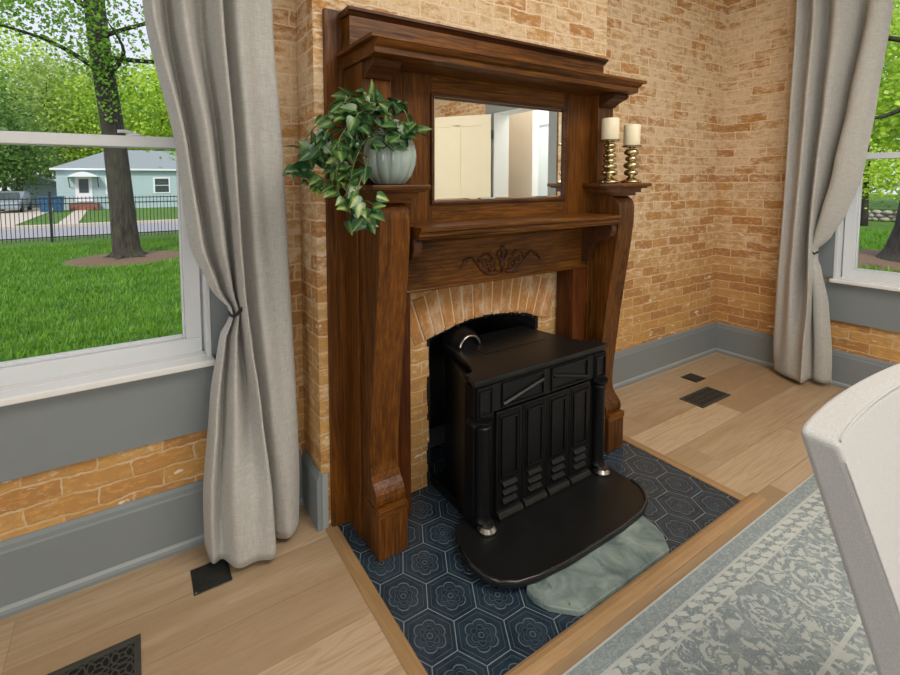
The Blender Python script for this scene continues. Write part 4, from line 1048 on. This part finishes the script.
# added ceiling lights, out of view, invented to go with the room fill
for x, y, lab in ((.2, .6, 'added round ceiling light, out of view, nearest the left window'), (2.8, .6, 'added round ceiling light, out of view, nearest the right window'), (.2, -2.4, 'added round ceiling light, out of view, at the back of the room on the left'), (2.8, -2.4, 'added round ceiling light, out of view, at the back of the room near the doorway')):
    t = thing('added_ceiling_light', (x, y, ZC - .02), lab, 'ceiling light', 'added ceiling lights')
    m = M(); m.lathe([(.09, 0), (.09, .02), (.07, .02)], (x, y, ZC - .02), 24); build('trim_ring', m, 'ceil', t)
    m = M(); m.lathe([(.065, -.002), (.065, .0)], (x, y, ZC - .02), 24); build('diffuser', m, 'lamp', t)

# ================================================================== outdoors
GZ = -.6
m = M(); m.box(-60, 90, WY + T, 80, GZ - .2, GZ); m.box(WX + T + 2.2, 90, -50, WY + T, GZ - .2, GZ); m.box(WX + T, WX + T + 2.2, -50, -3.5, GZ - .2, GZ); m.box(WX+T, WX+T+2.2, 1.25, WY+T, GZ-.2, GZ)
m.box(WX+T, WX+T+2.2, -3.5, 1.25, GZ-.2, GZ)
o = struct('lawn', m, 'grass')
# grass blades
rg_ = random.Random(5); vs = []; fs = []
def blades(n, fn):
    for i in range(n):
        x, y, h = fn()
        if (x + .12) ** 2 + (y - 14.5) ** 2 < 2.1 or (x - 16.1) ** 2 + (y - 3.25) ** 2 < 3.2: continue
        a = rg_.uniform(0, pi); w_ = h * .16; b = len(vs)
        lx, ly = rg_.uniform(-.5, .5) * h, rg_.uniform(-.5, .5) * h
        vs.extend([(x - w_ * cos(a), y - w_ * sin(a), GZ), (x + w_ * cos(a), y + w_ * sin(a), GZ), (x + lx, y + ly, GZ + h)]); fs.append((b, b + 1, b + 2))
def fnL():
    y = 3.4 + 15.5 * rg_.random() ** 1.6; return rg_.uniform(-.36 * y - .6, .16 * y + .5), y, rg_.uniform(.04, .075) * (1 + y * .04)
def fnR():
    x = 9 + 16 * rg_.random() ** 1.3; return x, rg_.uniform(.14 * x, .29 * x), rg_.uniform(.05, .09) * (1 + x * .03)
blades(52000, fnL); blades(9000, fnR)
m = M(); m.v = vs; m.f = fs
o = build('grass_blades', m, 'blade'); o['kind'] = 'stuff'; o['label'] = 'short green grass growing on the lawn outside the windows'; o['category'] = 'grass'

# street, kerb, walks
m = M(); m.box(-60, 60, 21.6, 26.6, GZ, GZ + .02); struct('street', m, 'asphalt')
m = M(); m.box(-60, 60, 26.6, 27.2, GZ, GZ + .14); struct('kerb', m, 'concrete')
m = M(); m.add([(-3.2, 27.2, GZ + .03), (-2.3, 27.2, GZ + .03), (-2.9, 43.5, GZ + .03), (-3.7, 43.5, GZ + .03)], [(0, 1, 2, 3)]); struct('front_walk', m, 'concrete')
m = M(); m.add([(-7.6, 27.2, GZ + .03), (-4.9, 27.2, GZ + .03), (-5.3, 52, GZ + .03), (-9.8, 52, GZ + .03)], [(0, 1, 2, 3)]); struct('driveway', m, 'concrete')

# fence
fe = thing('iron_fence', (-1, 20, GZ), 'black iron picket fence along the street beyond the lawn', 'fence')
m = M(); x = -14.0
while x < 10:
    m.box(x - .010, x + .010, 19.99, 20.01, GZ + .05, GZ + 1.58); x += .118
build('pickets', m, 'fence', fe)
for z in (GZ + 1.50, GZ + 1.32, GZ + .16):
    m = M(); m.box(-14, 10, 19.985, 20.015, z, z + .035); build('rail', m, 'fence', fe)
for x in (-12.0, -7.2, -2.40, 2.4, 7.2):
    m = M(); m.box(x - .035, x + .035, 19.96, 20.04, GZ, GZ + 1.72); m.blob((x, 20, GZ + 1.75), (.035, .035, .035), 8, 5); build('post', m, 'fence', fe)

# trees
def crown(m, n, c, r, size, rn, clus=26, shell_=.55, flat=.6):
    k = max(1, n // clus)
    for _ in range(k):
        while True:
            p = Vector((rn.uniform(-1, 1), rn.uniform(-1, 1), rn.uniform(-1, 1)))
            if shell_ * .6 < p.length < 1: break
        cc = Vector((c[0] + p.x * r[0], c[1] + p.y * r[1], c[2] + p.z * r[2])); cr = size * 3.4
        for _ in range(clus):
            q = cc + Vector((rn.gauss(0, 1) * cr, rn.gauss(0, 1) * cr, rn.gauss(0, .55) * cr))
            a = Vector((rn.uniform(-1, 1), rn.uniform(-1, 1), rn.uniform(-flat, flat))).normalized() * size * rn.uniform(.6, 1.2)
            b = Vector((rn.uniform(-1, 1), rn.uniform(-1, 1), rn.uniform(-1, 1))); b = (b - a * (b.dot(a) / a.length_squared)).normalized() * size * .42
            m.add([q - a * .5, q + b, q + a * .5, q - b], [(0, 1, 2, 3)])
def tree(x, y, h, cw, lm, label, seed, n=3500, size=.3, tr=.22, low=.25, group=None, name='background_tree', x2=None):
    rn = random.Random(seed); t = thing(name, (x, y, GZ), label, 'tree', group)
    m = M(); P_ = [(x, y, GZ - .1), (x + rn.uniform(-.2, .2), y, GZ + h * .3), (x + rn.uniform(-.5, .5), y, GZ + h * .6), (x + rn.uniform(-.6, .6), y, GZ + h * .9)]
    m.tube(P_, [tr, tr * .8, tr * .5, tr * .15], 8)
    for k in range(9):
        z = h * (low + .07 * k); a = rn.uniform(0, 2 * pi); L_ = cw * rn.uniform(.5, .9) * (1 - .05 * k)
        m.tube([(x, y, GZ + z), (x + L_ * .5 * cos(a), y + L_ * .5 * sin(a), GZ + z + L_ * .35), (x + L_ * cos(a), y + L_ * sin(a), GZ + z + L_ * .5)], [tr * .35, tr * .2, tr * .05], 5)
    build('trunk', m, 'bark', t, smooth=True)
    m = M(); zc = GZ + h * (1 + low) / 2
    crown(m, int(n * 2.2), (x, y, zc), (cw, cw, h * (1 - low) / 2), size * 1.15, rn)
    build('crown', m, lm, t)
    return t
# the big maple on the lawn
t = thing('maple_tree', (-.12, 14.5, GZ), 'big dark-barked tree on the lawn outside the left window', 'tree')
m = M(); TX = [(-.10, GZ - .15, .60), (-.11, GZ, .43), (-.14, GZ + .25, .345), (-.17, GZ + .8, .315), (-.22, 1.2, .292), (-.32, 2.8, .270), (-.43, 3.9, .26), (-.53, 4.9, .25), (-.62, 6.4, .235), (-.75, 8.5, .20), (-.9, 11, .15)]
m.tube([(a, 14.5, b) for a, b, c in TX], [c for a, b, c in TX], 20)
rn = random.Random(3)
for k in range(5):
    a = .5 + k * 1.25; m.tube([(-.12 + .2 * cos(a), 14.5 + .2 * sin(a), GZ + .15), (-.12 + .45 * cos(a), 14.5 + .45 * sin(a), GZ + .02), (-.12 + .8 * cos(a), 14.5 + .8 * sin(a), GZ - .06)], [.14, .09, .04], 8)
brs = [((-.5, 14.5, 4.7), (1.2, 14.0, 4.7), (2.6, 13.6, 5.4)), ((-.5, 14.5, 4.3), (-1.6, 14.2, 4.9), (-3.4, 13.8, 5.2)), ((-.55, 14.5, 5.2), (.6, 13.6, 5.5), (1.9, 12.6, 5.7)), ((-.6, 14.5, 5.8), (-2.2, 13.2, 6.4), (-4.2, 12, 6.3)), ((-.4, 14.5, 4.2), (.0, 13.3, 4.6), (-.3, 12.2, 5.0)), ((-.6, 14.5, 6.2), (1.4, 15.2, 7.2), (3.2, 15.5, 8)), ((-.6, 14.5, 6.6), (-2, 15.5, 7.6), (-4, 16, 8.4))]
for b in brs: m.tube(cat([Vector(p) for p in b], 5), [.075 - .0065 * i for i in range(11)], 6)
build('trunk', m, 'bark', t, smooth=True)
m = M()
for c, r, n in (((-2.9, 13.4, 5.5), (1.9, 1.6, .9), 1500), ((1.6, 13.4, 5.2), (1.5, 1.4, .9), 700), ((-.6, 13.6, 5.0), (.75, .6, .9), 700), ((-.2, 14.1, 3.6), (.34, .3, .55), 260), ((-.7, 14.0, 7.2), (3.6, 3.0, 1.4), 3200), ((-2.2, 13.8, 5.9), (2.2, 1.4, .7), 900), ((-.45, 13.9, 4.2), (.35, .3, .4), 200), ((1.75, 13.6, 2.2), (.75, .5, .38), 260), ((1.4, 13.2, 4.2), (.8, .6, .4), 120), ((-3.6, 13.2, 4.5), (.8, .6, .6), 150)):
    crown(m, n, c, r, .105, rn, 14)
build('crown', m, 'leafA', t)
m = M(); rn = random.Random(8)
NSEG = 26
m.add([(-.12, 14.5, GZ + .07)] + [(-.12 + (1.25 + rn.uniform(-.15, .2)) * cos(2 * pi * k / NSEG), 14.5 + (.95 + rn.uniform(-.1, .1)) * sin(2 * pi * k / NSEG), GZ + .045) for k in range(NSEG)] + [(-.12 + 1.5 * cos(2 * pi * k / NSEG), 14.5 + 1.2 * sin(2 * pi * k / NSEG), GZ - .01) for k in range(NSEG)],
      [(0, 1 + k, 1 + (k + 1) % NSEG) for k in range(NSEG)] + [(1 + k, 1 + NSEG + k, 1 + NSEG + (k + 1) % NSEG, 1 + (k + 1) % NSEG) for k in range(NSEG)])
o = build('mulch_bed', m, 'mulch'); o['label'] = 'brown mulch ring around the tree outside the left window'; o['category'] = 'mulch'
# background trees, left view
for (x, y, h, cw, lm, lab, sd, n, sz, low) in (
        (-7.6, 64, 15.5, 4.6, 'leafD', 'olive-green tree behind the far driveway at the left', 21, 3600, .34, .10),
        (-11.5, 50, 12.5, 4.0, 'leafC', 'dark leafy tree at the far left beyond the parked car', 22, 3200, .30, .05),
        (-2.6, 64, 14.6, 4.6, 'leafB', 'bright yellow-green tree rising behind the pale blue house', 23, 4200, .34, .12),
        (3.4, 64, 16.5, 4.8, 'leafB', 'bright green tree behind the right half of the pale blue house', 24, 4200, .34, .12),
        (9.5, 60, 14.5, 5.0, 'leafA', 'broad green tree right of the pale blue house', 25, 3000, .34, .12),
        (-16.5, 58, 17, 5.2, 'leafA', 'tall green tree beyond the fence at the far left', 26, 2600, .36, .10),
        (-14, 78, 23, 7.0, 'leafB', 'tall bright tree in the back row at the far left', 41, 3600, .42, .10),
        (-3.5, 80, 22, 7.0, 'leafD', 'tall pale tree in the back row behind the bungalow', 42, 3600, .42, .10),
        (7.5, 78, 22, 7.0, 'leafB', 'tall bright tree in the back row right of the maple trunk', 43, 3600, .42, .10),
        (-7.9, 49, 7.0, 1.9, 'leafC', 'low dark tree behind the parked car beside the bungalow', 27, 2400, .20, .30)):
    tree(x, y, h, cw, lm, lab, sd, n, sz, .28, low)
# background trees, right view
for (x, y, h, cw, lm, lab, sd, n, sz, low) in (
        (36, 6.0, 13, 4.2, 'leafB', 'bright green tree beyond the stone wall outside the right window', 31, 4200, .26, .06),
        (42, 12.5, 15, 4.6, 'leafD', 'olive-green tree left of the bright one beyond the stone wall', 32, 4200, .28, .04),
        (50, 6.5, 19, 6.0, 'leafB', 'tall yellow-green tree farthest beyond the stone wall', 33, 4200, .34, .02),
        (27.5, 7.0, 3.4, .9, 'leafB', 'small young tree standing before the stone wall', 34, 900, .12, .40)):
    tree(x, y, h, cw, lm, lab, sd, n, sz, .16, low)
# near trunk outside the right window
t = thing('old_tree', (16, 3.2, GZ), 'thick grey-brown tree trunk outside the right window', 'tree')
m = M(); TX = [(3.1, GZ - .1, 1.35), (3.12, GZ + .05, 1.02), (3.14, GZ + .35, .76), (3.15, GZ + .9, .60), (3.16, GZ + 1.6, .52), (3.2, 2.0, .49), (3.25, 4, .46), (3.3, 7, .40), (3.4, 10, .3)]
m.tube([(16, a - .24, b) for a, b, c in TX], [c for a, b, c in TX], 24)
for b in (((16, 3.3, 4.6), (15.3, 4.6, 5.0), (14.8, 5.8, 4.6)), ((16, 3.3, 3.2), (15.6, 3.9, 2.9), (15.2, 4.6, 3.2)), ((16, 3.2, 6), (16.5, 1, 7), (17, -1, 7.5))): m.tube(cat([Vector(p) for p in b], 5), [.07 - .006 * i for i in range(11)], 6)
build('trunk', m, 'bark', t, smooth=True)
m = M(); rn = random.Random(19)
for c, r, n in (((16, 3.4, 8), (3.6, 4, 1.8), 2200), ((15.2, 5.0, 5.0), (1, 1.0, .6), 200)): crown(m, n, c, r, .11, rn, 14)
build('crown', m, 'leafB', t)
m = M(); rn = random.Random(9)
m.add([(16.1, 3.3, GZ + .12)] + [(16.1 + 1.6 * (1 + rn.uniform(-.05, .1)) * cos(2 * pi * k / NSEG), 3.3 + (1.75 + rn.uniform(-.1, .1)) * sin(2 * pi * k / NSEG), GZ + .09) for k in range(NSEG)] + [(16.1 + 1.8 * cos(2 * pi * k / NSEG), 3.3 + 2.0 * sin(2 * pi * k / NSEG), GZ - .01) for k in range(NSEG)],
      [(0, 1 + k, 1 + (k + 1) % NSEG) for k in range(NSEG)] + [(1 + k, 1 + NSEG + k, 1 + NSEG + (k + 1) % NSEG, 1 + (k + 1) % NSEG) for k in range(NSEG)])
o = build('mulch_bed', m, 'mulch'); o['label'] = 'brown mulch and chips around the trunk outside the right window'; o['category'] = 'mulch'
m = M(); y = -2.0
while y < 22:
    w_ = rn.uniform(.22, .45)
    for k in range(3): m.blob((31 + rn.uniform(-.08, .08), y + k * .15, GZ + .10 + .17 * k), (.18, w_ / 2 + .03, .11), 8, 5, .12, rn)
    y += w_
o = build('stone_wall', m, 'stone', smooth=True); o['label'] = 'low wall of piled field stones across the lawn outside the right window'; o['category'] = 'stone wall'

# far house
hs = thing('bungalow', (-1, 48, GZ), 'pale blue single-storey house with grey roof across the street', 'house')
HX_0, HX_1, HY_0, HY_1, HZ = -4.95, 7.6, 45, 53, 2.72
m = M(); m.box(HX_0, HX_1, HY_0, HY_1, GZ, HZ)
for k in range(12): m.box(HX_0 - .012, HX_1 + .012, HY_0 - .015, HY_0, GZ + .45 + .23 * k, GZ + .46 + .23 * k)
build('walls', m, 'siding', hs)
m = M(); b = .35; rz = 4.5
m.add([(HX_0 - b, HY_0 - b, HZ - .05), (HX_1 + b, HY_0 - b, HZ - .05), (HX_1 + b, HY_1 + b, HZ - .05), (HX_0 - b, HY_1 + b, HZ - .05), (HX_0 + 3.6, 49, rz), (HX_1 - 3.6, 49, rz)], [(0, 1, 5, 4), (1, 2, 5), (2, 3, 4, 5), (3, 0, 4), (0, 3, 2, 1)])
build('roof', m, 'roof', hs)
m = M(); m.box(HX_0 - b, HX_1 + b, HY_0 - b - .03, HY_0 - b + .02, HZ - .16, HZ - .02); build('fascia', m, 'hwhite', hs)
m = M(); m.box(-3.74, -2.62, 44.93, 45.0, 0.05, 2.1); d = build('front_door', m, 'hwhite', hs, label='white front door')
m = M(); m.box(-3.5, -2.86, 44.90, 44.93, .75, 1.85); build('door_glass', m, 'hglass', d)
m = M(); pr = [(-4.2 + 2.1 * k / 10, 2.02 + .40 * sin(pi * k / 10)) for k in range(11)]
m.prism(pr, 'Y', 44.0, 45.0); cnp = build('door_canopy', m, 'hwhite', hs)
for x in (-4.1, -2.2):
    m = M(); m.tube([(x, 44.1, 2.05), (x, 44.96, 1.2)], .03, 6); build('canopy_bracket', m, 'fence', cnp)
m = M(); m.box(-4.1, -2.2, 43.6, 45, GZ, -.05); m.box(-3.8, -2.5, 43.2, 43.6, GZ, -.3); build('front_steps', m, 'redbrick', hs)
for a, c in ((-1.6, -.5), (1.85, 2.9), (5.0, 6.0)):
    m = M(); m.box(a - .12, c + .12, 44.95, 45, .62, 1.98); w1 = build('window', m, 'hwhite', hs)
    m = M(); m.box(a, c, 44.93, 44.96, .72, 1.28); m.box(a, c, 44.93, 44.96, 1.34, 1.88); build('pane', m, 'hglass', w1)
# garage behind
gr = thing('garage', (-7.2, 55, GZ), 'low grey-green garage at the end of the driveway', 'garage')
m = M(); m.box(-9.2, -5.6, 53.5, 57, GZ, 1.45); build('walls', m, 'siding', gr)
m = M(); m.prism([(-9.4, 1.4), (-5.4, 1.4), (-7.4, 2.3)], 'Y', 53.3, 57.2); build('roof', m, 'roof', gr)
# parked car
cr = thing('parked_car', (-7.6, 44, GZ), 'silver-blue car parked in the driveway beyond the fence', 'car')
def carx(x): return x
m = M()
side = [(41.8, -.30), (41.8, .10), (42.1, .26), (43.1, .34), (43.9, .86), (44.5, .95), (45.8, .92), (46.5, .45), (46.6, -.30)]
m.prism(side, 'X', -8.45, -6.75); build('car_body', m, 'carp', cr, bevel=.09, seg=3, smooth='auto')
m = M(); m.hexa([(-8.30, 43.10, .40), (-6.90, 43.10, .40), (-6.90, 43.2, .42), (-8.30, 43.2, .42), (-8.15, 43.80, .84), (-7.05, 43.80, .84), (-7.05, 43.9, .86), (-8.15, 43.9, .86)]); build('windscreen', m, 'hglass', cr)
for x in (-8.42, -6.78):
    for y in (42.7, 45.7):
        m = M(); P_ = [(x - .08, y, -.28), (x + .08, y, -.28)]; m.tube(P_, .31, 16); build('wheel', m, 'tyre', cr)
bn = thing('wheeled_bin', (-4.9, 42, GZ), 'blue lidded bins beside the pale blue house wall', 'bin')
m = M()
for x in (-5.35, -4.6): m.hexa([(x - .28, 42.0, GZ + .02), (x + .28, 42.0, GZ + .02), (x + .28, 42.5, GZ + .02), (x - .28, 42.5, GZ + .02), (x - .36, 41.9, .48), (x + .36, 41.9, .48), (x + .36, 42.6, .48), (x - .36, 42.6, .48)])
build('bin_body', m, 'bluebin', bn, bevel=.03)
m = M()
for x in (-5.35, -4.6): m.prism([(41.86, .48), (42.64, .48), (42.64, .56), (41.86, .52)], 'X', x - .38, x + .38)
build('lid', m, 'bluebin', bn)
